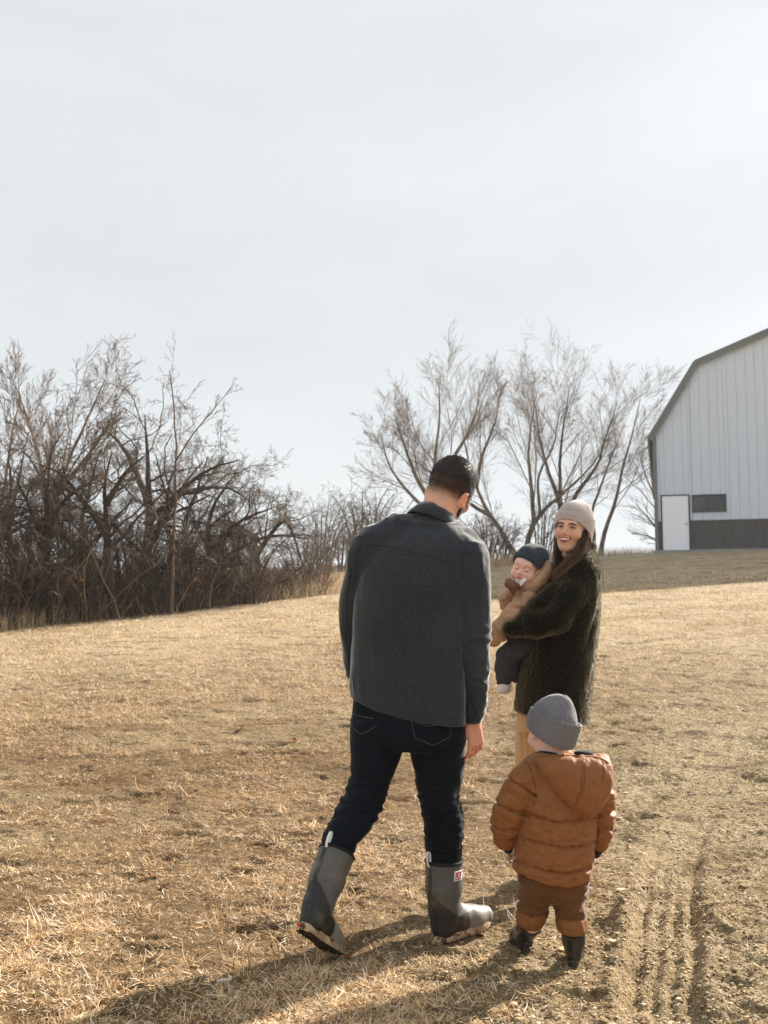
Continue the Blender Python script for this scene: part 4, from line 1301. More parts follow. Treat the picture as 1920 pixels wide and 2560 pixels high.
# ---- boots
def boot(parent, heel, fwd, up, top, size, r_top, r_ankle, m_boot, m_sole, m_under, colour_fn, name='boot', h=0.0042, sole_h=0.020):
    f = norm(np.asarray(fwd, float)); n = np.asarray(up, float); n = norm(n - f * (n @ f)); s = np.cross(f, n)
    fr = Frame(heel, np.stack([s, f, n], 1), size)
    tl = fr.l(np.asarray(top)[None])[0]
    lo = np.minimum((-.075, -.06, 0), tl - .12); hi = np.maximum((.075, .34, .25), tl + .12)
    F = Field(lo, hi, h / size)
    an = np.array((0, .062, .115))
    F.cone((0, .050, .052), .043, (0, .12, .050), .040, 0)
    F.cone((0, .12, .050), .041, (0, .205, .042), .047, .02, flat=(np.array((0, 0, 1.0)), 1.15))
    F.cone((0, .205, .042), .047, (0, .262, .038), .038, .02)
    F.cone((0, .075, .10), .048, (0, .17, .058), .040, .03)
    F.cone((0, .052, .05), .045, an, r_ankle / size, .02)
    ax = norm(tl - an)
    mid = an + (tl - an) * 0.45
    F.cone(an, r_ankle / size, mid, (r_ankle * 0.45 + r_top * 0.55) / size, .02)
    F.cone(mid, (r_ankle * 0.45 + r_top * 0.55) / size, tl + ax * 0.06, r_top / size, .02)
    F.cut(lambda X, Y, Z: (X - tl[0]) * ax[0] + (Y - tl[1]) * ax[1] + (Z - tl[2]) * ax[2])
    F.cut(lambda X, Y, Z: 0.008 - Z + 0 * X + 0 * Y)
    V, Q = F.skin()
    V = V + vnormals(V, Q) * folds(V, (9, 9, 26), 0.0022, 7)[:, None] * sstep(.05, .09, V[:, 2])[:, None]
    b = skin_obj(name, fr.W(V), Q, m_boot, parent, colour_fn(V, an, tl, ax))
    # sole: footprint drawn up into a rim
    k = 40
    a = np.linspace(0, 2 * math.pi, k, endpoint=False)
    fy = 0.146 + 0.154 * np.sin(a)
    w = hermite([-.01, .03, .09, .14, .21, .27, .301], [.018, .040, .036, .038, .050, .040, .016], np.clip(fy, -.009, .30))
    fx = w * np.sign(np.cos(a)) * np.abs(np.cos(a)) ** 0.6
    rings_ = []
    for z, gsc in ((-.004, .94), (.0, 1.0), (sole_h, 1.02), (sole_h + .006, .97)):
        rings_.append(np.stack([fx * gsc, (fy - .146) * (1 + (gsc - 1) * .3) + .146, np.full(k, z) + 0.010 * sstep(.22, .31, fy)], 1))
    rings_.append(np.stack([fx * .4, (fy - .146) * .8 + .146, np.full(k, sole_h + .008)], 1))
    Vs = np.concatenate(rings_); idx = np.arange(len(rings_) * k).reshape(len(rings_), k)
    qs = np.stack([idx[:-1], np.roll(idx, -1, 1)[:-1], np.roll(idx, -1, 1)[1:], idx[1:]], -1).reshape(-1, 4)[:, ::-1]
    link('sole', mesh_np('sole', fr.W(Vs), qs, True), m_sole, b)
    # tread under it
    tb = MB()
    base = np.stack([fx * .93, (fy - .146) * .98 + .146, np.full(k, -.003) + 0.010 * sstep(.22, .31, fy)], 1)
    v0 = np.concatenate([base, [[0, .146, -.003]]])
    tb.add(fr.W(v0), None, [(i, k, (i + 1) % k) for i in range(k)])
    for yy in np.arange(.02, .285, .022):
        ww = float(hermite([-.01, .03, .09, .14, .21, .27, .301], [.018, .036, .032, .034, .045, .036, .016], np.array([yy]))[0])
        zz = 0.010 * float(sstep(.22, .31, yy))
        M4 = np.eye(4); M4[:3, :3] = fr.R * size; M4[:3, 3] = fr.C
        tb.box((-ww, yy - .007, zz - .0065), (-.004, yy + .006, zz - .0032), M4); tb.box((.004, yy - .004, zz - .0065), (ww, yy + .009, zz - .0032), M4)
    tb.build('tread', m_under, b)
    return b, fr, an, tl, ax

def shaft_pt(fr, an, tl, ax, ang, h, r_ankle, r_top, off=0.0):
    """Point on a boot shaft: ang 0 = back, positive towards the boot's right; h from ankle 0 to top 1."""
    c = an + (tl - an) * h
    r = (r_ankle + (r_top - r_ankle) * min(1.0, h * 1.22 if h < .45 else .55 + (h - .45) * .7)) / fr.sc + off / fr.sc
    right = np.array((1.0, 0, 0)); right = norm(right - ax * (right @ ax)); back = np.cross(ax, right); back = back if back[1] < 0 else -back
    return fr.w(*(c + r * (math.cos(ang) * back + math.sin(ang) * right)))

# ------------------------------------------------------------------ materials of the people
skin_mat = mat('skin', attr=True, rough=0.5, spec=0.35, sss=0.35, sssr=(1.0, .32, .16), bump=[(350, 0.05, 0.002, 'noise')])
SKIN = np.array(srgb(222, 172, 146)); PALE = np.array(srgb(236, 196, 178))
wool = mat('charcoal_wool', srgb(53, 58, 64), 0.95, var=[(260, srgb(34, 36, 39), 0.8, 0.42, 0.62), (130, srgb(170, 165, 158), 0.8, 0.74, 0.77), (200, srgb(80, 85, 91), 0.4, 0.48, 0.66), (4, srgb(66, 66, 68), 0.5, 0.4, 0.65)], sheen=0.8, spec=0.1, bump=[(240, 0.35, 0.003, 'noise'), (14, 0.15, 0.01, 'noise')])
seam_dark = mat('seam_thread', srgb(38, 39, 41), 0.95, spec=0.1)
denim = mat('dark_denim', srgb(13, 17, 25), 0.85, var=[(300, srgb(24, 31, 43), 0.6, 0.45, 0.65), (7, srgb(20, 28, 42), 0.5, 0.5, 0.75)], sheen=0.12, spec=0.15, bump=[(300, 0.25, 0.002, 'noise'), ((18, 18, 40), 0.25, 0.01, 'noise')])
stitch = mat('tan_stitching', srgb(128, 98, 68), 0.8)
rubber = mat('boot_rubber', attr=True, rough=0.5, spec=0.4, var=[(11, srgb(120, 104, 82), 0.55, 0.52, 0.72), (60, srgb(150, 132, 104), 0.35, 0.6, 0.75)], bump=[(120, 0.08, 0.003, 'noise')])
sole_mud = mat('muddy_cream_sole', srgb(196, 172, 142), 0.85, var=[(30, srgb(70, 54, 38), 0.95, 0.50, 0.58), (9, srgb(110, 86, 60), 0.7, 0.45, 0.65)], bump=[(60, 0.5, 0.006, 'noise')])
tread_mud = mat('muddy_tread', srgb(46, 40, 34), 0.9, var=[(25, srgb(110, 84, 56), 0.8, 0.5, 0.65)], bump=[(70, 0.6, 0.008, 'noise')])
web_white = mat('white_webbing', srgb(226, 228, 230), 0.7)
dark_bind = mat('black_binding', srgb(34, 34, 35), 0.85, bump=[(200, 0.3, 0.002, 'noise')])
hair_black = mat('black_hair', srgb(40, 28, 21), 0.42, spec=0.5, var=[(120, srgb(24, 18, 15), 0.7, 0.4, 0.6)])
hair_brown = mat('brown_hair', attr=True, rough=0.4, spec=0.5, transl=0.25)
boucle = mat('dark_olive_boucle', srgb(26, 25, 18), 0.95, var=[(90, srgb(14, 14, 11), 0.8, 0.42, 0.6)], sheen=0.9, sheen_tint=(.95, .80, .50), spec=0.08, bump=[(150, 0.8, 0.008, 'noise')])
fleece = mat('olive_fleece_curls', srgb(76, 72, 48), 0.35, spec=1.0, transl=0.55)
knit_beige = mat('beige_knit', srgb(198, 187, 182), 0.9, var=[(60, srgb(180, 164, 156), 0.5, 0.4, 0.65)], sheen=0.3, spec=0.1)
knit_grey = mat('heather_grey_knit', srgb(132, 130, 132), 0.95, var=[(330, srgb(84, 84, 90), 0.85, 0.42, 0.62), (300, srgb(182, 178, 176), 0.5, 0.58, 0.72)], sheen=0.4, spec=0.08, bump=[(220, 0.5, 0.004, 'noise')])
knit_dark = mat('dark_slate_knit', srgb(72, 78, 86), 0.95, var=[(360, srgb(44, 50, 58), 0.85, 0.42, 0.62), (300, srgb(112, 118, 126), 0.5, 0.6, 0.74)], sheen=0.35, spec=0.08, bump=[(240, 0.5, 0.004, 'noise')])
tan_cord = mat('tan_trousers', srgb(206, 166, 120), 0.9, var=[((60, 60, 3), srgb(176, 136, 92), 0.6, 0.42, 0.6)], sheen=0.2, bump=[((90, 90, 6), 0.3, 0.004, 'noise')])
khaki = mat('tan_canvas', srgb(182, 146, 117), 0.85, var=[(14, srgb(150, 116, 90), 0.7, 0.42, 0.62), (160, srgb(206, 172, 146), 0.4, 0.5, 0.7)], sheen=0.1, spec=0.2, bump=[(22, 0.3, 0.01, 'noise')])
brown_lining = mat('brown_collar', srgb(112, 78, 58), 0.85, bump=[(80, 0.3, 0.004, 'noise')])
white_lining = mat('white_fleece_lining', srgb(236, 236, 240), 0.95, sheen=0.3, bump=[(120, 0.5, 0.004, 'noise')])
black_denim = mat('faded_black_denim', srgb(60, 60, 62), 0.9, var=[(30, srgb(84, 84, 86), 0.6, 0.5, 0.7)], bump=[(200, 0.2, 0.002, 'noise'), (30, 0.2, 0.006, 'noise')])
sock_mat = mat('cream_sock', srgb(226, 214, 204), 0.95, sheen=0.2, bump=[(160, 0.4, 0.003, 'noise')])
rust = mat('rust_brown_nylon', srgb(138, 87, 46), 0.62, var=[(9, srgb(136, 82, 40), 0.6, 0.42, 0.65), (45, srgb(168, 110, 60), 0.35, 0.5, 0.7)], sheen=0.1, spec=0.32, bump=[((34, 34, 60), 0.30, 0.010, 'noise'), ((110, 110, 50), 0.22, 0.004, 'noise')])
rust_seam = mat('rust_seam', srgb(98, 57, 27), 0.9)
cord_brown = mat('brown_corduroy', srgb(104, 67, 33), 0.85, var=[((200, 200, 5), srgb(78, 49, 23), 0.35, 0.42, 0.58), (8, srgb(88, 55, 26), 0.3, 0.45, 0.65)], sheen=0.3, bump=[((160, 160, 8), 0.4, 0.003, 'noise')])
cord_cuff = mat('corduroy_wrong_side', srgb(134, 88, 46), 0.9, var=[((40, 40, 30), srgb(112, 72, 37), 0.5, 0.42, 0.62)], bump=[(120, 0.3, 0.003, 'noise')])
black_knit = mat('black_mitten_knit', srgb(30, 31, 34), 0.95, sheen=0.25, bump=[(200, 0.4, 0.003, 'noise')])
black_rubber = mat('shiny_black_rubber', attr=True, rough=0.28, spec=0.5, var=[(20, srgb(90, 76, 58), 0.35, 0.58, 0.75)])

def seg_box(pts, r):
    a = np.array(pts); return a.min(0) - r, a.max(0) + r

# ================================================================== the man
YM = 3.87
man = empty('person', (P(985, 1900, YM)[0], YM, 0), 'man in charcoal wool jacket and dark jeans walking away, head turned', 'person')
mh = Frame(P(1124, 1228, YM + .05), frame(35, 8, 25), 1.06)
neck_m = P(1086, 1322, YM + .015)
# body: head, neck, trunk, arms, hands and legs in one skin
hx = P(1130, 1200, YM); hd = P(1182, 1840, YM)
lo, hi = px_box(YM, 835, 1235, 1110, 2300, -.25, .32)
Fb = Field(lo, hi, 0.016, fx=((hx[0] - .16, hx[0] + .16, .0042), (hd[0] - .07, hd[0] + .07, .0035)), fy=((YM - .12, YM + .22, .0045),), fz=((hx[2] - .13, hi[2], .0042), (hd[2] - .09, hd[2] + .09, .0035)))
add_head(Fb, mh, 'adult', neck_m, 0.062, ear_z=-.016)
Fb.cone(P(1090, 1370, YM), .09, P(1020, 1600, YM), .10, .03)
Fb.cone(P(1020, 1600, YM), .10, P(1018, 1760, YM), .11, .03)
Fb.chain([(P(930, 1405, YM + .04), .035), (P(884, 1540, YM + .09), .030), (P(886, 1680, YM + .175), .024)], .02)
Fb.chain([(P(1165, 1410, YM - .04), .045), (P(1178, 1580, YM - .085), .040), (P(1182, 1795, YM - .03), .027)], .02)
Fb.chain([(P(950, 1790, YM), .08), (P(905, 1990, YM - .01), .055), (P(842, 2130, YM - .11), .045)], .02)
Fb.chain([(P(1090, 1790, YM), .08), (P(1100, 1990, YM + .03), .055), (P(1110, 2140, YM + .05), .045)], .02)
add_hand(Fb, P(1184, 1803, YM - .03), (.10, .06, -1), (-.62, .78, -.1), 0.98, (0.30, 0.55, 0.50), side=1, thumb_out=0.45)
add_hand(Fb, P(888, 1688, YM + .185), (.25, .6, -.6), (1, .2, 0), 0.9, (0.4, 0.6, 0.5), side=1)
V, Q = Fb.skin()
L = mh.l(V)
col = np.tile(SKIN, (len(V), 1))
col *= (1 + 0.06 * fbm(V * 60, 3, 3))[:, None]
# cropped hair fading into the skin at the back and sides (its own colour, not shade)
inhead = (np.abs(L[:, 0]) < .12) & (L[:, 2] > -.14) & (L[:, 1] > -.14) & (L[:, 2] < .16)
fade = sstep(-.062, .014, L[:, 2] + .008 * vnoise(V * 45, 5) + 0.30 * np.maximum(-L[:, 1] - .03, 0)) * (1 - sstep(.05, .085, L[:, 1]))
fade *= 1 - sstep(0, 1, ((np.abs(L[:, 0]) > .079) & (L[:, 2] < .018)).astype(float))
fade = fade ** 1.3
speck = 1.0 + 0.10 * vnoise(V * 420, 9)
fade = np.clip(fade * speck, 0, 1) * inhead
col = col * (1 - 0.93 * fade[:, None]) + np.array(srgb(48, 42, 38)) * 0.93 * fade[:, None]
red = np.exp(-(((np.abs(L[:, 0]) - .087) / .012) ** 2)) * (np.abs(L[:, 2] + .016) < .04) * (np.abs(L[:, 1] + .01) < .03)
col = col * (1 - .35 * red[:, None]) + np.array(srgb(226, 120, 84)) * .35 * red[:, None]
hand_z = P(1182, 1800, YM)[2]
col = np.where((V[:, 2] < hand_z + .05)[:, None], col * 0.5 + 0.5 * np.array(srgb(220, 150, 122)), col)
skin_obj('body', V, Q, skin_mat, man, col)
N = vnormals(V, Q)
rh = np.random.default_rng(3)
pick = np.nonzero(fade > .06)[0]
pick = rh.choice(pick, 9000, p=fade[pick] / fade[pick].sum())
p0 = V[pick] + rh.normal(0, .0016, (len(pick), 3))
stub = [(p0, N[pick], fade[pick])]
# hair: close cap on the crown plus short strands
Fh = Field(mh.C - .17, mh.C + .19, .0045)
Fh.ell(mh.w(0, -.015, .036), np.array((.0785, .0995, .0925)) * mh.sc, mh.R)
Fh.ell(mh.w(0, .02, .082), np.array((.055, .066, .046)) * mh.sc, mh.R, .02)
Rl = mh.R.T
def hair_cut(X, Y, Z):
    q = [Rl[j, 0] * (X - mh.C[0]) + Rl[j, 1] * (Y - mh.C[1]) + Rl[j, 2] * (Z - mh.C[2]) for j in range(3)]
    line = 0.014 + 0.70 * np.maximum(q[1] / mh.sc - .03, 0) - 0.42 * np.maximum(-q[1] / mh.sc - .035, 0)
    return (line * mh.sc - q[2])
Fh.cut(hair_cut)
V, Q = Fh.skin()
N = vnormals(V, Q)
Lh = mh.l(V)
edge = sstep(.0, .05, Lh[:, 2] - (.014 + .7 * np.maximum(Lh[:, 1] - .03, 0) - .42 * np.maximum(-Lh[:, 1] - .035, 0)))
V = V - N * ((1 - edge) * .009)[:, None] + N * (0.0018 * fbm(V * 160, 2, 13) * edge)[:, None]
hair_o = skin_obj('hair', V, Q, hair_black, man)
rh = np.random.default_rng(3)
pick = rh.choice(np.nonzero(edge > .25)[0], 5200)
p0 = V[pick] + N[pick] * .001 + rh.normal(0, .0015, (len(pick), 3))
ll = Lh[pick]
sw = np.stack([-(ll[:, 1] + .045), ll[:, 0], np.full(len(pick), .0)], 1)       # swirl about the crown
flow = norm(norm(sw) * .8 + np.array((.0, .55, .0)) + rh.normal(0, .3, (len(pick), 3))) @ mh.R.T
ln = (.007 + .013 * rh.random(len(pick)) * sstep(.06, .11, ll[:, 2]))[:, None]
p1 = p0 + (N[pick] * .5 + flow * .5) * ln * .5
p2 = p1 + (N[pick] * .12 + flow) * ln * .6
Vs, Qs = tubes(np.stack([p0, p1, p2], 1), np.tile((.0007, .0006, .0002), (len(pick), 1)), 3)
link('strands', mesh_np('strands', Vs, Qs, True), hair_black, hair_o)
p0, nn_, fd_ = stub[0]
p1 = p0 + (nn_ * .5 + np.array((0, 0, -.75)) + rh.normal(0, .25, p0.shape)) * (.002 + .006 * fd_)[:, None]
Vs, Qs = tubes(np.stack([p0, p1], 1), np.tile((.0004, .0002), (len(p0), 1)), 3)
link('stubble', mesh_np('stubble', Vs, Qs, True), hair_black, hair_o)
# beard along the jaw
Fd = Field(mh.C - .19, mh.C + .17, .0045)
for s in (-1, 1):
    Fd.cone(mh.w(s * .066, .014, -.018), .012, mh.w(s * .054, .02, -.056), .022, .01)
    Fd.cone(mh.w(s * .052, .012, -.056), .0225, mh.w(s * .014, .070, -.098), .026, .015)
    Fd.cone(mh.w(s * .014, .070, -.098), .026, mh.w(0, .080, -.096), .026, .012)
V, Q = Fd.skin(); N = vnormals(V, Q)
V = V + N * (0.002 * fbm(V * 170, 2, 17))[:, None]
beard = skin_obj('beard', V, Q, hair_black, man)
pick = rh.choice(len(V), 2200)
p0 = V[pick]; fl = norm(N[pick] + np.array((0, 0, -.7)) + rh.normal(0, .35, (len(pick), 3)))
p1 = p0 + fl * (.004 + .006 * rh.random(len(pick)))[:, None]
Vs, Qs = tubes(np.stack([p0, p1], 1), np.tile((.0006, .0002), (len(pick), 1)), 3)
link('strands', mesh_np('strands', Vs, Qs, True), hair_black, beard)
# jacket
lo, hi = px_box(YM, 840, 1236, 1235, 1830, -.24, .30)
F = Field(lo, hi, 0.0052)
SH = 0.28
F.loft([(1318, 1000, 1130, .01, .075), (1345, 945, 1168, .005, .105), (1378, 905, 1190, 0, .128), (1410, 896, 1190, 0, .14), (1460, 890, 1174, 0, .145), (1530, 886, 1162, 0, .142), (1606, 882, 1157, 0, .138), (1680, 878, 1156, 0, .136), (1750, 874, 1158, 0, .136), (1815, 873, 1160, 0, .136)], YM, 0, SH, n=2.7)
F.chain([(P(1078, 1316, YM + .01), .055), (P(990, 1333, YM + .02), .062), (P(938, 1360, YM + .03), .060), (P(908, 1396, YM + .04), .052)], .05)
F.chain([(P(1105, 1326, YM + .01), .052), (P(1150, 1361, YM), .053), (P(1180, 1392, YM - .01), .052)], .05)
F.cone(P(1080, 1330, YM + .01), .085, P(1085, 1303, YM + .018), .068, .02)
ztop, zlow = P(1000, 1400, YM)[2], P(1000, 1500, YM)[2]
kk = lambda X, Y, Z: (.003 + .04 * sstep(zlow, ztop, Z) + 0 * X + 0 * Y).astype(np.float32)
larm = [(1354, 893, 948, .04, .045), (1378, 880, 948, .042, .060), (1398, 873, 945, .045, .063), (1440, 861, 930, .06, .062), (1500, 852, 920, .075, .06), (1570, 852, 914, .10, .056), (1640, 857, 910, .14, .054), (1693, 866, 906, .18, .05)]
rarm = [(1370, 1152, 1203, -0.070, .045), (1388, 1142, 1213, -0.075, .060), (1400, 1139, 1216, -0.075, .063), (1425, 1136, 1220, -0.080, .066), (1460, 1134, 1222, -0.085, .064), (1530, 1132, 1223, -0.090, .062), (1581, 1132, 1225, -0.090, .06), (1612, 1135, 1219, -0.085, .058), (1680, 1141, 1219, -0.065, .056), (1745, 1150, 1212, -0.045, .05), (1808, 1160, 1203, -0.030, .042)]
for arm in (larm, rarm):
    F.loft(arm, YM, kk)
hem = np.array([(P(x, y, YM)[0], P(x, y, YM)[2]) for x, y in ((850, 1736), (874, 1744), (935, 1770), (1008, 1790), (1080, 1801), (1130, 1807), (1240, 1808))])
F.cut(lambda X, Y, Z: (np.interp(X, hem[:, 0], hem[:, 1]) - Z) * .98 - 0 * Y)
V, Q = F.skin()
N = vnormals(V, Q)
px_ = V[:, 0] / V[:, 1]
arm_w = sstep(.058, .075, (V[:, 0] - P(1131, 1500, YM)[0]) * 1.4)
z = V[:, 2]
disp = folds(V, (13, 8, 2.6), .0075, 31) + .003 * fbm(V * np.array((9, 9, 7)), 3, 33)                                  # long vertical drapes of the back
disp += arm_w * folds(V, (14, 12, 20), .0045, 37) * (0.4 + sstep(1.22, 1.0, z))
disp += .004 * np.exp(-((z - P(1000, 1590, YM)[2]) / .03) ** 2) * arm_w * np.sin(z * 160 + 4 * vnoise(V * 9, 3))
crease = np.array([(P(x, y, YM - .13)[2], P(x, y, YM - .13)[0]) for x, y in ((1812, 1161), (1745, 1151), (1680, 1143), (1610, 1136), (1530, 1133), (1440, 1134), (1400, 1142))])
disp -= .008 * np.exp(-((V[:, 0] - np.interp(z, crease[:, 0], crease[:, 1])) / .0075) ** 2) * (V[:, 1] < YM - .02) * sstep(P(1140, 1395, YM)[2], P(1140, 1440, YM)[2], z)
zh = np.interp(V[:, 0], hem[:, 0], hem[:, 1])
V = V + N * (disp * sstep(.002, .05, z - zh))[:, None]
jacket = skin_obj('jacket', V, Q, wool, man)
jb = bvh_of(V, Q)
seam(jb, [(904, 1361), (960, 1366), (1030, 1380), (1090, 1395), (1128, 1408)], .0010, seam_dark, 'yoke_seam', jacket, .0004, 8)
seam(jb, [(1190, 1374), (1160, 1390), (1138, 1408), (1130, 1436)], .0010, seam_dark, 'armhole_seam', jacket, .0004, 8)
seam(jb, [(914, 1330), (902, 1360), (892, 1400), (889, 1450)], .0011, seam_dark, 'armhole_seam', jacket, .0004, 8)
seam(jb, [(880, 1420), (868, 1500), (866, 1580), (872, 1660)], .0010, seam_dark, 'sleeve_seam', jacket, .0004, 8)
seam(jb, [(882, 1742), (938, 1766), (1008, 1783), (1080, 1794), (1140, 1799)], .0005, seam_dark, 'hem_stitching', jacket, .0002, 8)
# cuff opening on the sleeve
seam(jb, [(1172, 1735), (1180, 1760), (1190, 1776), (1186, 1790), (1180, 1800)], .0016, seam_dark, 'cuff_placket', jacket, .0006, 6)
# collar: a stand with a folded leaf round the neck
n_ = 72
ph = np.linspace(0, 2 * math.pi, n_, endpoint=False)
prof = [(.060, -.012), (.063, .030), (.068, .0405), (.076, .0405), (.089, .020), (.106, -.012), (.104, -.017), (.088, .006), (.072, .018)]
fc = Frame(P(1082, 1302, YM + .02), frame(18, 8, 19), 1.0)
VV = np.array([[(math.sin(a) * r * 1.02, math.cos(a) * r * .92, zz + .012 * max(0, -math.cos(a)) - .026 * max(0, math.cos(a))) for a in ph] for r, zz in prof])
VV[:, :, 2] += 0.003 * np.array([[vnoise(np.array([[math.sin(a) * 3, math.cos(a) * 3, i * .4]]), 2)[0] for a in ph] for i in range(len(prof))])
idx = np.arange(len(prof) * n_).reshape(len(prof), n_)
qc = np.stack([idx, np.roll(idx, -1, 1), np.roll(np.roll(idx, -1, 1), -1, 0), np.roll(idx, -1, 0)], -1).reshape(-1, 4)
link('collar', mesh_np('collar', fc.W(VV.reshape(-1, 3)), qc, True), wool, jacket)
# jeans
lo, hi = px_box(YM, 785, 1175, 1690, 2215, -.26, .22)
F = Field(lo, hi, 0.005)
F.loft([(1690, 890, 1150, .0, .12), (1765, 881, 1158, .0, .128), (1811, 878, 1161, -.005, .132), (1850, 877, 1161, -.005, .128), (1872, 884, 1152, 0, .11)], YM, 0, SH * .6)
F.loft([(1800, 878, 1022, .01, .10), (1855, 876, 1014, .01, .10), (1930, 876, 986, .0, .09), (1972, 866, 968, -.005, .082), (2000, 854, 957, -.015, .079), (2024, 843, 951, -.03, .076), (2073, 816, 923, -.065, .07), (2100, 806, 900, -.085, .064), (2135, 806, 880, -.11, .055), (2180, 804, 858, -.13, .044)], YM, .02)
F.loft([(1800, 1010, 1161, -.01, .10), (1855, 1020, 1161, -.01, .10), (1916, 1033, 1160, .0, .09), (1965, 1044, 1152, .015, .082), (1990, 1049, 1146, .02, .08), (2028, 1056, 1153, .03, .076), (2070, 1062, 1157, .04, .072), (2126, 1065, 1155, .05, .066), (2200, 1072, 1150, .055, .055)], YM, .02)
V, Q = F.skin(); N = vnormals(V, Q)
z = V[:, 2]
zk = P(1000, 2010, YM)[2]
knee = np.exp(-((z - zk) / .10) ** 2)
disp = knee * folds(V, (8, 8, 30), .0115, 41) + .0025 * fbm(V * np.array((14, 14, 22)), 3, 43)
disp += .006 * np.exp(-((z - P(1000, 2110, YM)[2]) / .05) ** 2) * folds(V, (7, 7, 40), 1.0, 47)
V = V + N * disp[:, None]
jeans = skin_obj('jeans', V, Q, denim, man)
jb = bvh_of(V, Q)
for side, pk in (('l', [(884, 1782), (879, 1812), (888, 1824), (901, 1835), (905, 1834), (924, 1826), (942, 1812)]), ('r', [(1030, 1803), (1037, 1842), (1060, 1853), (1080, 1862), (1086, 1862), (1106, 1852), (1125, 1840), (1128, 1810)])):
    pkt = seam(jb, pk, .00065, stitch, 'pocket_stitching', jeans, .0003, 6)
seam(jb, [(885, 1785), (905, 1791), (935, 1797)], .0008, stitch, 'pocket_stitching', jeans, .0003, 6)
seam(jb, [(1040, 1806), (1078, 1816), (1090, 1808)], .0008, stitch, 'pocket_stitching', jeans, .0003, 6)
seam(jb, [(984, 1792), (990, 1820), (1006, 1850)], .0010, seam_dark, 'seat_seam', jeans, .0003, 6)
# boots
GREY_B, DARK_B = np.array(srgb(86, 84, 82)), np.array(srgb(38, 37, 36))
def man_boot_col(V, an, tl, ax):
    hgt = ((V - an) @ ax) / np.linalg.norm(tl - an)
    ang_ = np.arctan2(V[:, 0], -(V[:, 1] - an[1]))
    line = 0.38 - 0.62 * np.abs(np.sin(ang_ * .5)) ** 1.2
    rub = (hgt < line) | (V[:, 2] < .09)
    rub |= (np.abs(V[:, 0]) < .011) & (V[:, 1] < an[1] + (V[:, 2] - an[2]) * ax[1] / max(ax[2], .2)) & (hgt > 0)
    c = np.where(rub[:, None], DARK_B, GREY_B)
    toe = (V[:, 1] > .15) & (V[:, 2] < .12)
    return np.where(toe[:, None], np.array(srgb(122, 116, 108)), c)
toeL, heelL = np.array((G(846, 2400)[0], G(846, 2400)[1] + .01, .012)), P(754, 2322, 3.575)
fL = toeL - heelL
bl, frl, an, tl, ax = boot(man, heelL, fL, (.30, .58, .6), P(842, 2132, YM - .105), np.linalg.norm(fL) / .30, .069, .052, rubber, sole_mud, tread_mud, man_boot_col)
BOOTS = [(bl, frl, an, tl, ax)]
heelR = np.array((G(1084, 2366)[0], G(1084, 2366)[1], .012))
toeR = np.array((P(1228, 2322, 4.07)[0], 4.07, .034))
br_, frr, an, tl, ax = boot(man, heelR, toeR - heelR, (0, 0, 1), P(1110, 2152, YM + .055), np.linalg.norm(toeR - heelR) / .30, .074, .057, rubber, sole_mud, tread_mud, man_boot_col)
BOOTS.append((br_, frr, an, tl, ax))
for bo, fr, an, tl, ax in BOOTS:
    ringp = np.array([shaft_pt(fr, an, tl, ax, a, 1.0, .057, .074, -.003 if bo is br_ else -.008) for a in np.linspace(0, 2 * math.pi, 41)])
    b = MB(); b.tube(ringp, .0065, 8); b.build('top_binding', dark_bind, bo, True)
    # white pull loop standing up at the back seam
    right = norm(shaft_pt(fr, an, tl, ax, .12, .95, .057, .074) - shaft_pt(fr, an, tl, ax, -.12, .95, .057, .074))
    up_ = norm(fr.R @ ax)
    base = shaft_pt(fr, an, tl, ax, 0.05, .93, .057, .074, .004)
    outd = norm(shaft_pt(fr, an, tl, ax, 0, .95, .057, .074, .02) - shaft_pt(fr, an, tl, ax, 0, .95, .057, .074, 0))
    path = [base, base + up_ * .02 + outd * .008, base + up_ * .045 + outd * .009, base + up_ * .058 + outd * .004, base + up_ * .050 - outd * .004, base + up_ * .02 - outd * .006]
    path = smooth_pts(path, 4)
    v = np.concatenate([np.stack([p - right * .0048, p + right * .0048], 0) for p in path])
    v2 = v + outd * .0025
    nn = len(path); q = []
    for i in range(nn - 1):
        q += [(2 * i, 2 * i + 1, 2 * i + 3, 2 * i + 2), (2 * nn + 2 * i, 2 * nn + 2 * i + 2, 2 * nn + 2 * i + 3, 2 * nn + 2 * i + 1), (2 * i, 2 * i + 2, 2 * nn + 2 * i + 2, 2 * nn + 2 * i), (2 * i + 1, 2 * nn + 2 * i + 1, 2 * nn + 2 * i + 3, 2 * i + 3)]
    b = MB(); b.add(np.concatenate([v, v2]), q); b.build('pull_tab', web_white, bo)
# badge on the right boot: white square with red X T and a line of small red letters
bo, fr, an, tl, ax = BOOTS[1]
def on_shaft(a, h, off): return shaft_pt(fr, an, tl, ax, a, h, .057, .074, off)
A0, A1, H0, H1 = 1.42, 2.04, .66, .86
def shaft_patch(a0, a1, h0, h1, off, m, name, na=8):
    aa = np.linspace(a0, a1, na); v = []
    for o in (off, off - .003):
        for h in (h0, h1): v += [on_shaft(a, h, o) for a in aa]
    q = []
    for i in range(na - 1):
        q += [(i, i + 1, na + i + 1, na + i), (2 * na + i, 3 * na + i, 3 * na + i + 1, 2 * na + i + 1), (i, 2 * na + i, 2 * na + i + 1, i + 1), (na + i, na + i + 1, 3 * na + i + 1, 3 * na + i)]
    q += [(0, na, 3 * na, 2 * na), (na - 1, 3 * na - 1, 4 * na - 1, 2 * na - 1)]
    b = MB(); b.add(np.array(v), q); return b.build(name, m, bo)
shaft_patch(A0, A1, H0, H1, .0045, web_white, 'badge')
red_ink = mat('red_lettering', srgb(196, 52, 40), 0.6)
lb = MB()
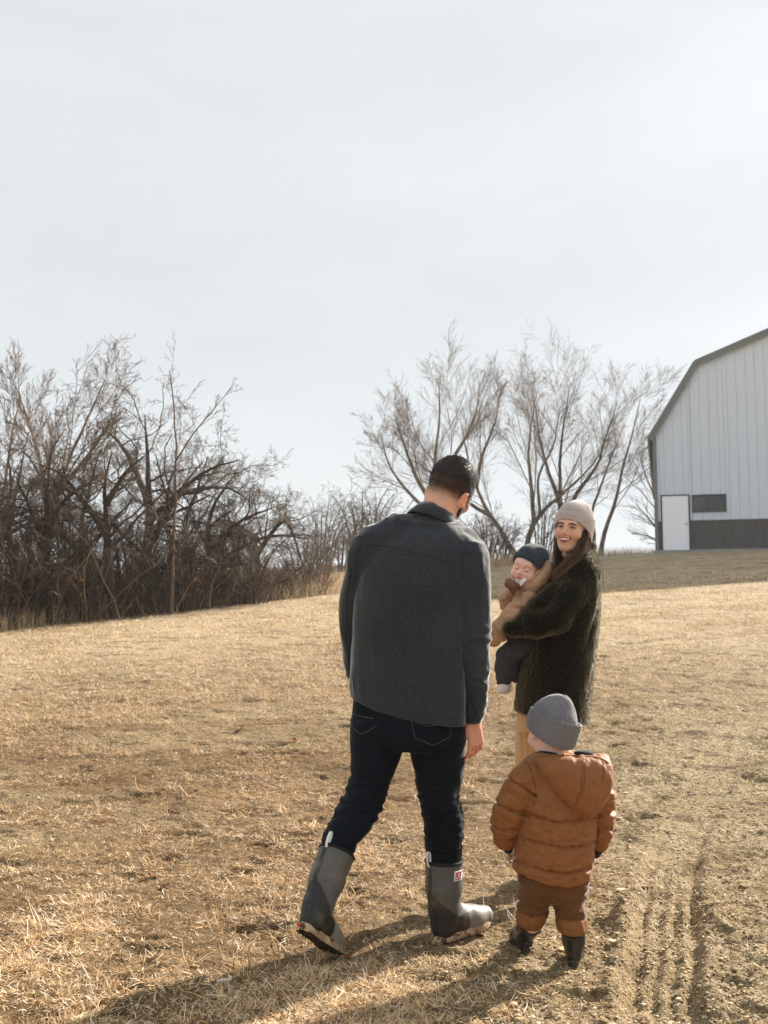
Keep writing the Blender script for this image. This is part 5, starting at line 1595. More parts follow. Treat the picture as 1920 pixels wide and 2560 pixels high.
def stroke(a0, h0, a1, h1, r=.0022):
    k = 5
    lb.tube([on_shaft(a0 + (a1 - a0) * t, h0 + (h1 - h0) * t, .0052) for t in np.linspace(0, 1, k)], r, 5)
stroke(1.49, .73, 1.67, .845); stroke(1.67, .73, 1.49, .845)
stroke(1.74, .84, 1.96, .84); stroke(1.85, .73, 1.85, .84)
for i in range(7):
    a = 1.48 + .07 * i
    stroke(a, .685, a + .02, .708, .0009); stroke(a + .04, .685, a + .02, .708, .0009)
lb.build('lettering', red_ink, bo, True)
# red maker's mark on the raised heel
hl = BOOTS[0][1]
mk = MB()
aa = np.linspace(-.6, -.05, 9)
for i in range(8):
    p = lambda a, z: hl.w(.0405 * math.sin(a), .030 - .042 * math.cos(a), z)
    mk.add(np.array([p(aa[i], .004), p(aa[i + 1], .004), p(aa[i + 1], .013), p(aa[i], .013), p(aa[i], .004) * .999 + .001 * hl.w(0, .1, .01), p(aa[i + 1], .004) * .999 + .001 * hl.w(0, .1, .01), p(aa[i + 1], .017) * .999 + .001 * hl.w(0, .1, .01), p(aa[i], .017) * .999 + .001 * hl.w(0, .1, .01)]),
           [(0, 1, 2, 3), (7, 6, 5, 4)])
mk.build('heel_mark', red_ink, BOOTS[0][0])

# ================================================================== the woman
YW = 4.60
woman = empty('person', (P(1360, 2230, YW)[0], YW, gz(P(1360, 2230, YW)[0], YW)), 'smiling woman in beige knit hat and dark fleece coat carrying the baby', 'person')
wh = Frame(P(1431, 1327, YW - .02), frame(210, 2, 9), 0.91)
hx = wh.C
lo, hi = px_box(YW, 1240, 1515, 1255, 2245, -.28, .24)
lo[2] = 0.0
Fb = Field(lo, hi, 0.016, fx=((hx[0] - .125, hx[0] + .115, .0028), (P(1245, 1580, YW)[0], P(1300, 1580, YW)[0], .0034)), fy=((YW - .16, YW + .12, .0032),),
           fz=((hx[2] - .135, hx[2] + .14, .0028), (P(1270, 1610, YW)[2], P(1270, 1555, YW)[2], .0034)))
neck_w = P(1438, 1415, YW + .0)
add_head(Fb, wh, 'adult', neck_w, 0.044, ear=0.9)
Fb.cone(P(1432, 1430, YW), .075, P(1405, 1600, YW), .09, .03)
Fb.cone(P(1405, 1600, YW), .09, P(1385, 1720, YW), .11, .03)
Fb.chain([(P(1455, 1430, YW - .06), .045), (P(1385, 1552, YW - .13), .038), (P(1290, 1578, YW - .10), .025)], .02)
Fb.chain([(P(1420, 1430, YW + .08), .045), (P(1390, 1545, YW + .16), .038), (P(1335, 1590, YW + .10), .028)], .02)
Fb.chain([(P(1335, 1740, YW + .03), .07), (P(1322, 1950, YW + .065), .045), (P(1324, 2190, YW + .07), .035)], .02)
Fb.chain([(P(1390, 1740, YW - .04), .07), (P(1394, 1950, YW - .065), .045), (P(1394, 2190, YW - .07), .035)], .02)
Fb_hand = None
add_hand(Fb, P(1306, 1572, YW - .09), (-1, .25, -.22), (.1, 1, .25), 0.70, (0.2, 0.45, 0.4), side=1, thumb_out=.2)
# smile lines and the open mouth
for s in (-1, 1):
    Fb.ell(wh.w(s * .026, .086, -.046), np.array((.006, .010, .010)) * wh.sc, wh.R, .008, True)
    Fb.ell(wh.w(s * .041, .066, -.030), np.array((.022, .020, .018)) * wh.sc, wh.R, .014)
Fb.ell(wh.w(0, .106, -.0545), np.array((.026, .013, .0095)) * wh.sc, wh.R, .004, True)
V, Q = Fb.skin(); V = relax(V, Q, 1, .3)
L = wh.l(V)
col = np.tile(np.array(srgb(222, 176, 150)), (len(V), 1)) * (1 + 0.04 * fbm(V * 50, 3, 3))[:, None]
cheek = np.exp(-(((np.abs(L[:, 0]) - .042) / .02) ** 2 + ((L[:, 2] + .028) / .022) ** 2)) * (L[:, 1] > .03)
nose = np.exp(-((L[:, 0] / .013) ** 2 + ((L[:, 2] + .024) / .014) ** 2)) * (L[:, 1] > .09)
w_ = np.clip(cheek * .35 + nose * .4, 0, 1)[:, None]
col = col * (1 - w_) + np.array(srgb(214, 122, 100)) * w_
mouth = ((L[:, 0] / .027) ** 2 + ((L[:, 2] + .0545) / .0105) ** 2 < 1) & (L[:, 1] > .06)
col = np.where(mouth[:, None], np.array(srgb(92, 36, 32)), col)
socket_shade = np.exp(-(((np.abs(L[:, 0]) - .031) / .016) ** 2 + ((L[:, 2] - .010) / .010) ** 2)) * (L[:, 1] > .05)  # eye sockets: shading painted into the skin colour
col = col * (1 - .35 * socket_shade[:, None]) + np.array(srgb(150, 98, 80)) * .35 * socket_shade[:, None]
wbody = skin_obj('body', V, Q, skin_mat, woman, col)
near = np.linalg.norm(V - wh.C, axis=1) < .2
wbvh = bvh_of(V, Q[near[Q].all(1)])
def face_parts(parent, fr, bvh, brow_m, lip_m, smile):
    lip = MB()
    if smile:
        v, q = line_on(fr, bvh, [(-.031, -.0440), (-.016, -.0478), (0, -.0468), (.016, -.0478), (.031, -.0440)], .0030 * fr.sc, .0005); lip.add(v, q)
        v, q = line_on(fr, bvh, [(-.030, -.0450), (-.018, -.0600), (0, -.0665), (.018, -.0600), (.030, -.0450)], .0040 * fr.sc, .0008); lip.add(v, q)
        lip.build('lips', lip_m, parent, True)
        tb = MB()
        xs = np.linspace(-.0245, .0245, 14)
        dome = 1 - (xs / .0255) ** 2
        top = -.0470 - .0012 * dome; bot = -.0480 - .0092 * np.sqrt(np.maximum(dome, 0))
        V_ = []
        for j in range(4):
            f = j / 3
            for x, a, b in zip(xs, bot, top): V_.append(fr.w(x, .1005 - 9.0 * x * x + .0012 * math.sin(math.pi * f), a + (b - a) * f))
        V_ = np.array(V_); n = len(xs); idx = np.arange(4 * n).reshape(4, n)
        qq = np.stack([idx[:-1, :-1], idx[:-1, 1:], idx[1:, 1:], idx[1:, :-1]], -1).reshape(-1, 4)
        V2 = V_ + fr.R @ np.array((0, -.004, 0))
        tb.add(np.concatenate([V_, V2]), np.concatenate([qq, qq[:, ::-1] + 4 * n]))
        tb.build('teeth', mat('teeth', srgb(244, 238, 228), 0.3, spec=0.5), parent, True)
    for s in (-1, 1):
        b = MB(); v, q = line_on(fr, bvh, [(s * .011, .0235), (s * .024, .0275), (s * .036, .0275), (s * .048, .0195)], .0036 * fr.sc, .0003); b.add(v, q); b.build('eyebrow', brow_m, parent, True)
        xs = np.linspace(-.0125, .0125, 9)
        up_ = .0040 * np.sqrt(np.maximum(1 - (xs / .0128) ** 2, 0)); dn = -.0028 * np.sqrt(np.maximum(1 - (xs / .0128) ** 2, 0))
        b = MB(); v, q = patch_on(fr, bvh, s * .031 + xs, .0085 + dn, .0085 + up_, .0008, 5, .0008); b.add(v, q)
        eye = b.build('eye', mat('eye_white', srgb(226, 216, 208), 0.25, spec=0.5), parent, True)
        b = MB()
        a = np.linspace(0, 2 * math.pi, 14, endpoint=False); r = .0050
        cx, cz = s * .031 - .0010, .0092
        d = Vector(fr.R @ np.array((0, -1.0, 0))); hit, *_ = bvh.ray_cast(Vector(fr.w(cx, .2, cz)), d)
        c0 = np.array(hit) - np.array(d) * .0026
        ring = np.array([c0 + fr.sc * fr.R @ np.array((r * math.cos(t), -.0004, r * math.sin(t))) for t in a])
        b.add(np.concatenate([ring, [c0 + np.array(-d) * .0006]]), None, [(i, (i + 1) % 14, 14) for i in range(14)] )
        b.build('iris', mat('dark_brown_iris', srgb(46, 28, 20), 0.15, spec=0.6), eye, True)
        b = MB(); v, q = line_on(fr, bvh, [(s * .0175, .0080), (s * .024, .0120), (s * .031, .0135), (s * .038, .0118), (s * .0465, .0068)], .0025 * fr.sc, .0014); b.add(v, q)
        v, q = line_on(fr, bvh, [(s * .021, .0066), (s * .031, .0055), (s * .044, .0070)], .0012 * fr.sc, .001); b.add(v, q)
        b.build('lashes', hair_black, parent, True)
face_parts(woman, wh, wbvh, mat('dark_brow', srgb(58, 38, 28), 0.8), mat('rose_lips', srgb(196, 98, 88), 0.4, sss=.1), True)
# knitted hat, folded brim
hat_fr = Frame(wh.w(0, -.012, 0), wh.R @ np.array(Matrix.Rotation(math.radians(10), 3, 'X')), wh.sc)
v, q = knit_cap(hat_fr, [(.97, .0, 0), (1.06, .03, 0), (1.06, .065, -.004), (.95, .10, -.012), (.74, .132, -.022), (.46, .156, -.030), (.20, .170, -.034), (.02, .174, -.034)], .086, .104, .034, -.050, 60, .032, 384, slump=.012, seed=4)
hat = link('hat', mesh_np('hat', v, q, True), knit_beige, woman)
v, q = knit_cap(hat_fr, [(.98, -.004, 0), (1.09, -.006, 0), (1.10, .006, 0), (1.12, .035, 0), (1.11, .066, -.003), (1.08, .074, -.004), (1.04, .073, -.005), (1.0, .05, 0)], .086, .104, .037, -.052, 60, .028, 384)
link('brim', mesh_np('brim', v, q, True), knit_beige, hat)
# long hair: one fall each side of the face
def hair_fall(paths, n, spread, r, rng, Yj, name, parent, m):
    """paths: two bounding guides of picture points with depth; strands lie between them."""
    A = np.array([[P(x, y, Y) for x, y, Y in p] for p in paths])
    t = rng.random((n, 1, 1))
    K = A[0][None] * (1 - t) + A[1][None] * t
    K = K + rng.normal(0, spread, (n, 1, 3)) + np.cumsum(rng.normal(0, spread * .5, K.shape), axis=1) * np.linspace(0, 1, K.shape[1])[None, :, None]
    K[:, :, 1] += rng.normal(0, Yj, (n, 1))
    m_ = 14
    tt = np.arange(K.shape[1]); tq = np.linspace(0, K.shape[1] - 1, m_)
    Pt = np.stack([np.stack([hermite(tt, K[i, :, c], tq) for c in range(3)], 1) for i in range(n)])
    R = np.tile(r * np.linspace(1, .35, m_) ** .7, (n, 1)) * (0.7 + .6 * rng.random((n, 1)))
    v, q = tubes(Pt, R, 3)
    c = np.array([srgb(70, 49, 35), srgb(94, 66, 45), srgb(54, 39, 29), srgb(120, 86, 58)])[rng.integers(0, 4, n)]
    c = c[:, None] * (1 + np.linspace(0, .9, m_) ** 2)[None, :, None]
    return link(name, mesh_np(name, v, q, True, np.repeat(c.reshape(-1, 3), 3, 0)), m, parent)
rw = np.random.default_rng(8)
YF = YW - .09
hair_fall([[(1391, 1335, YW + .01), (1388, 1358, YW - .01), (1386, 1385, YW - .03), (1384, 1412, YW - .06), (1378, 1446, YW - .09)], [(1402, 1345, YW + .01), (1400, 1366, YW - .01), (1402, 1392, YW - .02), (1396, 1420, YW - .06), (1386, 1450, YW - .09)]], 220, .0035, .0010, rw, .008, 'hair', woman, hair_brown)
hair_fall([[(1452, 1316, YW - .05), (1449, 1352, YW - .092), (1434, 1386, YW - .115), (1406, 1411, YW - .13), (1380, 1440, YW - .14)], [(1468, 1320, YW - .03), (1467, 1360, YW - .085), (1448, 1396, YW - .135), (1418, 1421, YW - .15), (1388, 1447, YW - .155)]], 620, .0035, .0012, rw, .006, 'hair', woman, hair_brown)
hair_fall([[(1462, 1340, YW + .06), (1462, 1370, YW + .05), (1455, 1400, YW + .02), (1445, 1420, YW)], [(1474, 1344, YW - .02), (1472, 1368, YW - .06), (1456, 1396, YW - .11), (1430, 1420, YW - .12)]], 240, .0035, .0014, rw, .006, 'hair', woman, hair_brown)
# coat
lo, hi = px_box(YW, 1245, 1515, 1335, 1815, -.32, .30)
F = Field(lo, hi, 0.0056)
F.loft([(1380, 1426, 1484, 0, .06), (1396, 1404, 1490, 0, .095), (1425, 1386, 1497, 0, .135), (1460, 1372, 1500, 0, .155), (1518, 1352, 1496, 0, .165), (1591, 1331, 1488, 0, .172), (1640, 1315, 1483, 0, .177), (1706, 1299, 1476, 0, .182), (1764, 1291, 1469, 0, .185), (1812, 1288, 1464, 0, .187)], YW, 0, 0.12)
# standing collar
F.chain([(P(1425, 1404, YW - .075), .022), (P(1456, 1390, YW - .06), .024), (P(1474, 1368, YW - .0), .024), (P(1466, 1370, YW + .06), .026), (P(1428, 1384, YW + .07), .026)], .018)
F.chain([(P(1458, 1428, YW - .075), .068), (P(1425, 1490, YW - .125), .066), (P(1392, 1548, YW - .145), .060)], .03)
F.chain([(P(1392, 1548, YW - .145), .060), (P(1340, 1562, YW - .135), .056), (P(1276, 1573, YW - .105), .034)], .025)
F.cone(P(1385, 1480, YW - .10), .045, P(1322, 1545, YW - .11), .045, .03)
F.chain([(P(1420, 1430, YW + .085), .062), (P(1385, 1545, YW + .16), .056), (P(1335, 1590, YW + .11), .042)], .03)
hem = np.array([(P(x, y, YW)[0], P(x, y, YW)[2]) for x, y in ((1240, 1772), (1289, 1776), (1325, 1783), (1380, 1794), (1438, 1802), (1520, 1803))])
F.cut(lambda X, Y, Z: (np.interp(X, hem[:, 0], hem[:, 1]) - Z) - 0 * Y)
# the neck opening
F.cone(P(1436, 1345, YW - .01), .050, P(1434, 1405, YW - .005), .046, .01, sub=True)
V, Q = F.skin(); N = vnormals(V, Q)
fold_back = -.010 * np.exp(-(((V[:, 0] - P(1470, 1560, YW)[0]) * .93 + (V[:, 2] - P(1470, 1560, YW)[2]) * -.36) / .014) ** 2) * (V[:, 1] < YW + .05) * sstep(P(1450, 1650, YW)[2], P(1450, 1560, YW)[2], V[:, 2]) * (1 - sstep(P(1480, 1500, YW)[2], P(1480, 1470, YW)[2], V[:, 2]))
V = V + N * (folds(V, (9, 9, 3.5), .004, 53) + .0028 * fbm(V * 75, 2, 57) + fold_back)[:, None]
coat = skin_obj('coat', V, Q, boucle, woman)
# curls of the fleece standing off the cloth
N = vnormals(V, Q)
pick = rw.choice(len(V), 34000)
p0 = V[pick] + rw.normal(0, .0025, (len(pick), 3))
tng = norm(np.cross(N[pick], rw.normal(size=(len(pick), 3))))
ln = (.0018 + .0026 * rw.random(len(pick)))[:, None]
p1 = p0 + N[pick] * ln * .8 + tng * ln * .5; p2 = p1 + N[pick] * ln * .1 - tng * ln * .8
v, q = tubes(np.stack([p0, p1, p2], 1), np.tile((.0008, .0009, .0005), (len(pick), 1)), 3)
tag(link('fleece_pile', mesh_np('fleece_pile', v, q, True), fleece, coat), kind='stuff')
# trousers and boots
lo, hi = px_box(YW, 1275, 1445, 1725, 2235, -.20, .20)
F = Field(lo, hi, 0.006)
F.loft([(1720, 1300, 1420, 0, .12), (1790, 1296, 1425, 0, .12), (1830, 1300, 1418, 0, .10)], YW)
F.loft([(1770, 1292, 1366, .045, .085), (1840, 1289, 1360, .055, .080), (1900, 1289, 1354, .065, .075), (2050, 1293, 1350, .07, .068), (2208, 1296, 1354, .07, .072)], YW, .012)
F.loft([(1770, 1348, 1428, -.045, .085), (1840, 1356, 1428, -.055, .080), (1900, 1362, 1426, -.065, .075), (2050, 1365, 1422, -.07, .068), (2214, 1366, 1424, -.07, .072)], YW, .012)
V, Q = F.skin(); N = vnormals(V, Q)
V = V + N * (folds(V, (20, 14, 1.6), .005, 59))[:, None]
skin_obj('trousers', V, Q, tan_cord, woman)
plain_boot = lambda V, an, tl, ax: np.tile(np.array(srgb(96, 70, 50)), (len(V), 1))
for px_f, dY in ((1336, .08), (1394, -.06)):
    g = P(px_f, 2225, YW + dY); g = np.array((g[0] + .0, YW + dY - .06, gz(g[0], YW + dY) + .012))
    boot(woman, g, (-.15, 1, 0), (0, 0, 1), g + np.array((-.01, .05, .20)), .80, .045, .043, rubber, sole_mud, tread_mud, plain_boot)
# watch on the wrist under the baby
wb = MB()
wp, wd = P(1268, 1586, YW - .09), norm(np.array((-1, .15, -.25)))
s1 = norm(np.cross(wd, (0, 1, 0))); s2 = np.cross(wd, s1)
wb.tube([wp + (s1 * math.cos(a) + s2 * math.sin(a)) * .021 for a in np.linspace(0, 2 * math.pi, 25)], .005, 6)
wb.build('watch_strap', dark_bind, woman, True)

# ================================================================== the baby
YB = 4.62
baby = empty('person', P(1318, 1600, YB), 'sleeping baby in dark slate knit cap and tan hooded jacket on the arm', 'person')
bh = Frame(P(1317, 1424, YB - .03), frame(206, 8, 17), 0.80)
lo, hi = px_box(YB, 1205, 1400, 1355, 1745, -.16, .20)
Fb = Field(lo, hi, 0.010, fx=((bh.C[0] - .10, bh.C[0] + .10, .0028),), fy=((bh.C[1] - .12, bh.C[1] + .08, .0028),), fz=((bh.C[2] - .11, bh.C[2] + .10, .0028),))
add_head(Fb, bh, 'child', P(1330, 1482, YB), 0.042, ear=.8)
Fb.chain([(P(1332, 1490, YB), .055), (P(1335, 1590, YB), .065)], .02)
Fb.chain([(P(1320, 1495, YB - .05), .030), (P(1280, 1545, YB - .07), .026), (P(1236, 1592, YB - .07), .020)], .015)
Fb.chain([(P(1300, 1490, YB + .06), .030), (P(1278, 1520, YB + .06), .026)], .015)
Fb.chain([(P(1322, 1602, YB - .03), .042), (P(1262, 1640, YB - .03), .034), (P(1260, 1695, YB - .02), .022), (P(1262, 1728, YB - .03), .016)], .012)
Fb.chain([(P(1328, 1602, YB + .10), .042), (P(1285, 1640, YB + .13), .034), (P(1290, 1690, YB + .13), .022)], .012)
V, Q = Fb.skin(); V = relax(V, Q, 1, .3)
L = bh.l(V)
col = np.tile(PALE, (len(V), 1)) * (1 + 0.03 * fbm(V * 50, 3, 3))[:, None]
w_ = np.clip(.4 * np.exp(-(((np.abs(L[:, 0]) - .040) / .022) ** 2 + ((L[:, 2] + .034) / .024) ** 2)) + .35 * np.exp(-((L[:, 0] / .012) ** 2 + ((L[:, 2] + .022) / .012) ** 2)), 0, 1)[:, None] * (L[:, 1] > .03)[:, None]
col = col * (1 - w_) + np.array(srgb(226, 142, 122)) * w_
lips_ = np.exp(-((L[:, 0] / .015) ** 4 + ((L[:, 2] + .048) / .0075) ** 4))[:, None] * (L[:, 1] > .05)[:, None]
col = col * (1 - .85 * lips_) + np.array(srgb(196, 98, 90)) * .85 * lips_
skin_obj('body', V, Q, skin_mat, baby, col)
near = np.linalg.norm(V - bh.C, axis=1) < .16
bb = bvh_of(V, Q[near[Q].all(1)])
lash = mat('pale_lashes', srgb(112, 72, 56), 0.8); brow_p = mat('pale_brow', srgb(190, 138, 112), 0.9)
for s in (-1, 1):
    b = MB(); v, q = line_on(bh, bb, [(s * .018, .0005), (s * .025, -.0045), (s * .033, -.0058), (s * .043, -.0015)], .0014, .0003); b.add(v, q); b.build('closed_eye', lash, baby, True)
    b = MB(); v, q = line_on(bh, bb, [(s * .016, .024), (s * .028, .028), (s * .043, .022)], .0016, -.0003); b.add(v, q); b.build('eyebrow', brow_p, baby, True)
b = MB(); v, q = line_on(bh, bb, [(-.014, -.0478), (0, -.0468), (.014, -.0478)], .0009, .0002); b.add(v, q); b.build('mouth_line', mat('mouth_line', srgb(140, 58, 54), 0.6), baby, True)
cap_fr = Frame(bh.w(0, -.012, .004), bh.R @ np.array(Matrix.Rotation(math.radians(9), 3, 'X')) @ np.array(Matrix.Rotation(math.radians(-9), 3, 'Y')), bh.sc)
v, q = knit_cap(cap_fr, [(.97, .0, 0), (1.05, .03, 0), (1.05, .06, -.006), (.95, .10, -.022), (.74, .130, -.040), (.46, .150, -.054), (.22, .160, -.060), (.02, .162, -.06)], .090, .108, .040, -.030, 90, .008, 270, slump=.03, seed=9)
cap = link('hat', mesh_np('hat', v, q, True), knit_dark, baby)
v, q = knit_cap(cap_fr, [(.98, -.004, 0), (1.08, -.006, 0), (1.13, .006, 0), (1.15, .03, 0), (1.14, .056, -.003), (1.11, .063, -.004), (1.04, .062, -.005), (1.0, .04, 0)], .090, .108, .046, -.032, 90, .008, 270)
brim = link('brim', mesh_np('brim', v, q, True), knit_dark, cap)
bv = bvh_of(v, q)
def brim_patch(x0, x1, z0, z1, off, m, name):
    vv, qq = patch_on(cap_fr, bv, np.linspace(x0, x1, 6), np.full(6, z0), np.full(6, z1), off, 4)
    b = MB(); b.add(vv, qq); b.build(name, m, cap, True)
brim_patch(-.002, .034, .064, .094, .0015, mat('grey_cloth_patch', srgb(128, 132, 138), 0.8), 'patch')
brim_patch(.007, .020, .071, .085, .0028, mat('orange_emblem', srgb(208, 140, 52), 0.7), 'emblem')
# jacket with hood
lo, hi = px_box(YB, 1205, 1400, 1380, 1640, -.16, .22)
F = Field(lo, hi, 0.0045)
F.chain([(P(1330, 1492, YB + .01), .070), (P(1336, 1590, YB + .02), .080)], .02)
F.chain([(P(1322, 1494, YB - .055), .048), (P(1284, 1542, YB - .075), .047), (P(1250, 1578, YB - .075), .042), (P(1233, 1594, YB - .075), .036)], .012)
F.chain([(P(1288, 1482, YB + .05), .040), (P(1270, 1498, YB + .06), .036), (P(1268, 1516, YB + .07), .030)], .012)
V, Q = F.skin(); N = vnormals(V, Q)
V = V + N * (folds(V, (20, 16, 34), .0075, 61) + .0012 * fbm(V * 90, 2, 63))[:, None]
bj = skin_obj('jacket', V, Q, khaki, baby)
kb_ = bvh_of(V, Q)
kh_line = mat('khaki_stitching', srgb(126, 94, 70), 0.9)
seam(kb_, [(1340, 1478), (1318, 1512), (1290, 1546), (1258, 1580)], .0010, kh_line, 'sleeve_seam', bj, .0003, 8)
seam(kb_, [(1236, 1566), (1246, 1580), (1262, 1594)], .0013, kh_line, 'cuff_seam', bj, .0003, 6)
seam(kb_, [(1296, 1478), (1304, 1492), (1302, 1510)], .0013, kh_line, 'armhole_seam', bj, .0003, 6)
# hood: slack cloth standing up behind the cheek, its rim running from the chin up past the hat
F = Field(*px_box(YB, 1270, 1400, 1385, 1505, -.16, .16), 0.0038)
F.loft([(1396, 1354, 1366, -.02, .030), (1408, 1344, 1376, -.02, .055), (1424, 1331, 1382, -.02, .080), (1444, 1312, 1379, -.02, .094), (1460, 1298, 1370, -.02, .096), (1475, 1292, 1360, -.015, .090), (1484, 1316, 1353, -.01, .080), (1492, 1334, 1347, -.01, .05)], YB)
V, Q = F.skin(); V = relax(V, Q, 3, .5); N = vnormals(V, Q)
V = V + N * folds(V, (26, 22, 26), .0048, 67)[:, None]
skin_obj('hood', V, Q, khaki, bj)
hb_ = bvh_of(V, Q)
khs = mat('khaki_seam', srgb(136, 100, 76), 0.9)
for d_ in (9, 12):
    seam(hb_, [(1298 + d_, 1472), (1328 + d_ * .8, 1444), (1350 + d_ * .7, 1421), (1361 + d_ * .6, 1408)], .0010, khs, 'seam', bj, .0003, 6)
b = MB()
rim = [cast(hb_, x, y, .003) for x, y in smooth_pts([(1291, 1471), (1304, 1460), (1322, 1442), (1340, 1422), (1354, 1405), (1361, 1400)], 4)]
rim = np.array([h for h in rim if h is not None])
b.tube(rim, .0062, 8); b.build('hood_rim', khaki, bj, True)
F = Field(*px_box(YB, 1280, 1335, 1425, 1475, -.16, .0), 0.003)
F.loft([(1424, 1332, 1340, -.070, .012), (1434, 1320, 1332, -.080, .014), (1444, 1309, 1324, -.087, .015), (1455, 1300, 1314, -.090, .014), (1466, 1295, 1304, -.090, .010)], YB)
V, Q = F.skin(); V = relax(V, Q, 2, .5); skin_obj('white_lining', V, Q, white_lining, bj)
F = Field(*px_box(YB, 1250, 1315, 1440, 1495, -.16, .04), 0.003)
F.loft([(1448, 1268, 1275, -.05, .02), (1454, 1266, 1282, -.065, .035), (1460, 1263, 1294, -.08, .034), (1465, 1265, 1299, -.085, .034), (1472, 1271, 1296, -.092, .026), (1479, 1277, 1290, -.098, .016), (1486, 1281, 1285, -.102, .008)], YB)
V, Q = F.skin(); N = vnormals(V, Q); V = V + N * folds(V, (60, 30, 34), .0048, 69)[:, None]
skin_obj('collar', V, Q, brown_lining, bj)
# jeans and sock
F = Field(*px_box(YB, 1230, 1360, 1570, 1720, -.13, .20), 0.0045)
F.chain([(P(1334, 1596, YB - .02), .056), (P(1296, 1618, YB - .035), .052), (P(1266, 1640, YB - .035), .044), (P(1259, 1668, YB - .03), .038), (P(1260, 1694, YB - .025), .033)], .014)
F.cone(P(1259, 1692, YB - .025), .035, P(1260, 1699, YB - .025), .034, .003)
F.chain([(P(1336, 1596, YB + .07), .056), (P(1296, 1625, YB + .12), .046), (P(1290, 1690, YB + .13), .032)], .014)
F.cone(P(1336, 1575, YB + .01), .072, P(1338, 1602, YB + .02), .070, .02)
V, Q = F.skin(); N = vnormals(V, Q)
V = V + N * folds(V, (24, 24, 46), .0028, 71)[:, None]
skin_obj('jeans', V, Q, black_denim, baby)
F = Field(*px_box(YB, 1238, 1285, 1690, 1742, -.09, .05), 0.0032)
F.chain([(P(1262, 1696, YB - .025), .024), (P(1264, 1712, YB - .02), .024), (P(1256, 1722, YB - .045), .021), (P(1251, 1727, YB - .065), .014)], .012)
V, Q = F.skin(); skin_obj('sock', V, Q, sock_mat, baby)

# ================================================================== the boy
YC = 3.73
boy = empty('person', (P(1385, 2400, YC)[0], YC, 0), 'toddler in rust brown puffer jacket and grey knit hat seen from behind', 'person')
ch = Frame(P(1375, 1834, YC + .02), frame(-16, 6, 8), 0.90)
lo, hi = px_box(YC, 1220, 1545, 1740, 2400, -.20, .24)
Fb = Field(lo, hi, 0.012, fx=((ch.C[0] - .10, ch.C[0] + .10, .0042),), fy=((ch.C[1] - .11, ch.C[1] + .11, .0042),), fz=((ch.C[2] - .13, ch.C[2] + .10, .0042),))
add_head(Fb, ch, 'child', P(1378, 1905, YC + .0), 0.052, ear=.9)
Fb.chain([(P(1385, 1940, YC), .07), (P(1385, 2180, YC), .085)], .02)
Fb.chain([(P(1335, 1925, YC), .035), (P(1275, 2030, YC), .032), (P(1264, 2095, YC + .035), .022)], .015)
Fb.chain([(P(1490, 1935, YC), .035), (P(1503, 2030, YC + .02), .030), (P(1499, 2110, YC + .055), .020)], .015)
Fb.chain([(P(1340, 2200, YC), .05), (P(1330, 2310, YC + .03), .032)], .015)
Fb.chain([(P(1425, 2200, YC), .05), (P(1432, 2330, YC - .03), .032)], .015)
V, Q = Fb.skin()
skin_obj('body', V, Q, skin_mat, boy, np.tile(PALE, (len(V), 1)) * (1 + 0.03 * fbm(V * 50, 3, 3))[:, None])
# beanie, deep folded brim and a slack crown
hf = Frame(ch.w(0, -.008, .006), ch.R @ np.array(Matrix.Rotation(math.radians(12), 3, 'X')) @ np.array(Matrix.Rotation(math.radians(8), 3, 'Y')), ch.sc)
v, q = knit_cap(hf, [(.96, .0, 0), (1.06, .03, 0), (1.03, .065, -.002), (.92, .095, -.002), (.72, .122, -.004), (.50, .143, -.008), (.32, .156, -.012), (.18, .160, -.014), (.02, .156, -.016)], .091, .110, .018, -.030, 110, .006, 330, slump=.09, seed=21)
bhat = link('hat', mesh_np('hat', v, q, True), knit_grey, boy)
v, q = knit_cap(hf, [(.97, -.004, 0), (1.08, -.006, 0), (1.14, .006, 0), (1.165, .03, 0), (1.155, .062, -.003), (1.125, .070, -.004), (1.05, .068, -.005), (1.0, .04, 0)], .091, .110, .018, -.032, 110, .006, 330)
link('brim', mesh_np('brim', v, q, True), knit_grey, bhat)
# gathered knot of cloth on top
F = Field(hf.w(0, 0, .16) - .06, hf.w(0, 0, .16) + .06, .003)
for k in range(5):
    a = k * 1.256 + .4
    F.cone(hf.w(.008 + .006 * math.cos(a), -.014 + .006 * math.sin(a), .152), .009, hf.w(.010 + .022 * math.cos(a), -.018 + .020 * math.sin(a), .143), .008, .006)
V, Q = F.skin(); skin_obj('crown_gather', V, Q, knit_grey, bhat)
# puffer jacket
lo, hi = px_box(YC, 1215, 1550, 1875, 2215, -.22, .22)
F = Field(lo, hi, 0.0045)
F.loft([(1888, 1345, 1490, .01, .06), (1902, 1326, 1508, .005, .085), (1935, 1312, 1514, 0, .108), (1985, 1302, 1505, 0, .120), (2040, 1297, 1487, 0, .126), (2090, 1292, 1485, 0, .128), (2150, 1287, 1480, 0, .128), (2182, 1285, 1476, 0, .122), (2205, 1290, 1470, 0, .112)], YC, 0, 0.05)
kb = lambda X, Y, Z: (.005 + .028 * sstep(P(1400, 2000, YC)[2], P(1400, 1930, YC)[2], Z) + 0 * X + 0 * Y).astype(np.float32)
la = [(P(1340, 1926, YC), .056), (P(1305, 1972, YC - .005), .062), (P(1277, 2024, YC), .062), (P(1266, 2062, YC + .015), .056), (P(1262, 2096, YC + .035), .040)]
ra = [(P(1482, 1936, YC), .056), (P(1497, 1985, YC), .056), (P(1502, 2035, YC + .015), .050), (P(1500, 2075, YC + .035), .044), (P(1499, 2106, YC + .055), .032)]
for arm in (la, ra):
    for i in range(4): F.cone(arm[i][0], arm[i][1], arm[i + 1][0], arm[i + 1][1], kb)
hem = np.array([(P(x, y, YC)[0], P(x, y, YC)[2]) for x, y in ((1200, 2160), (1284, 2173), (1345, 2187), (1411, 2198), (1470, 2187), (1560, 2175))])
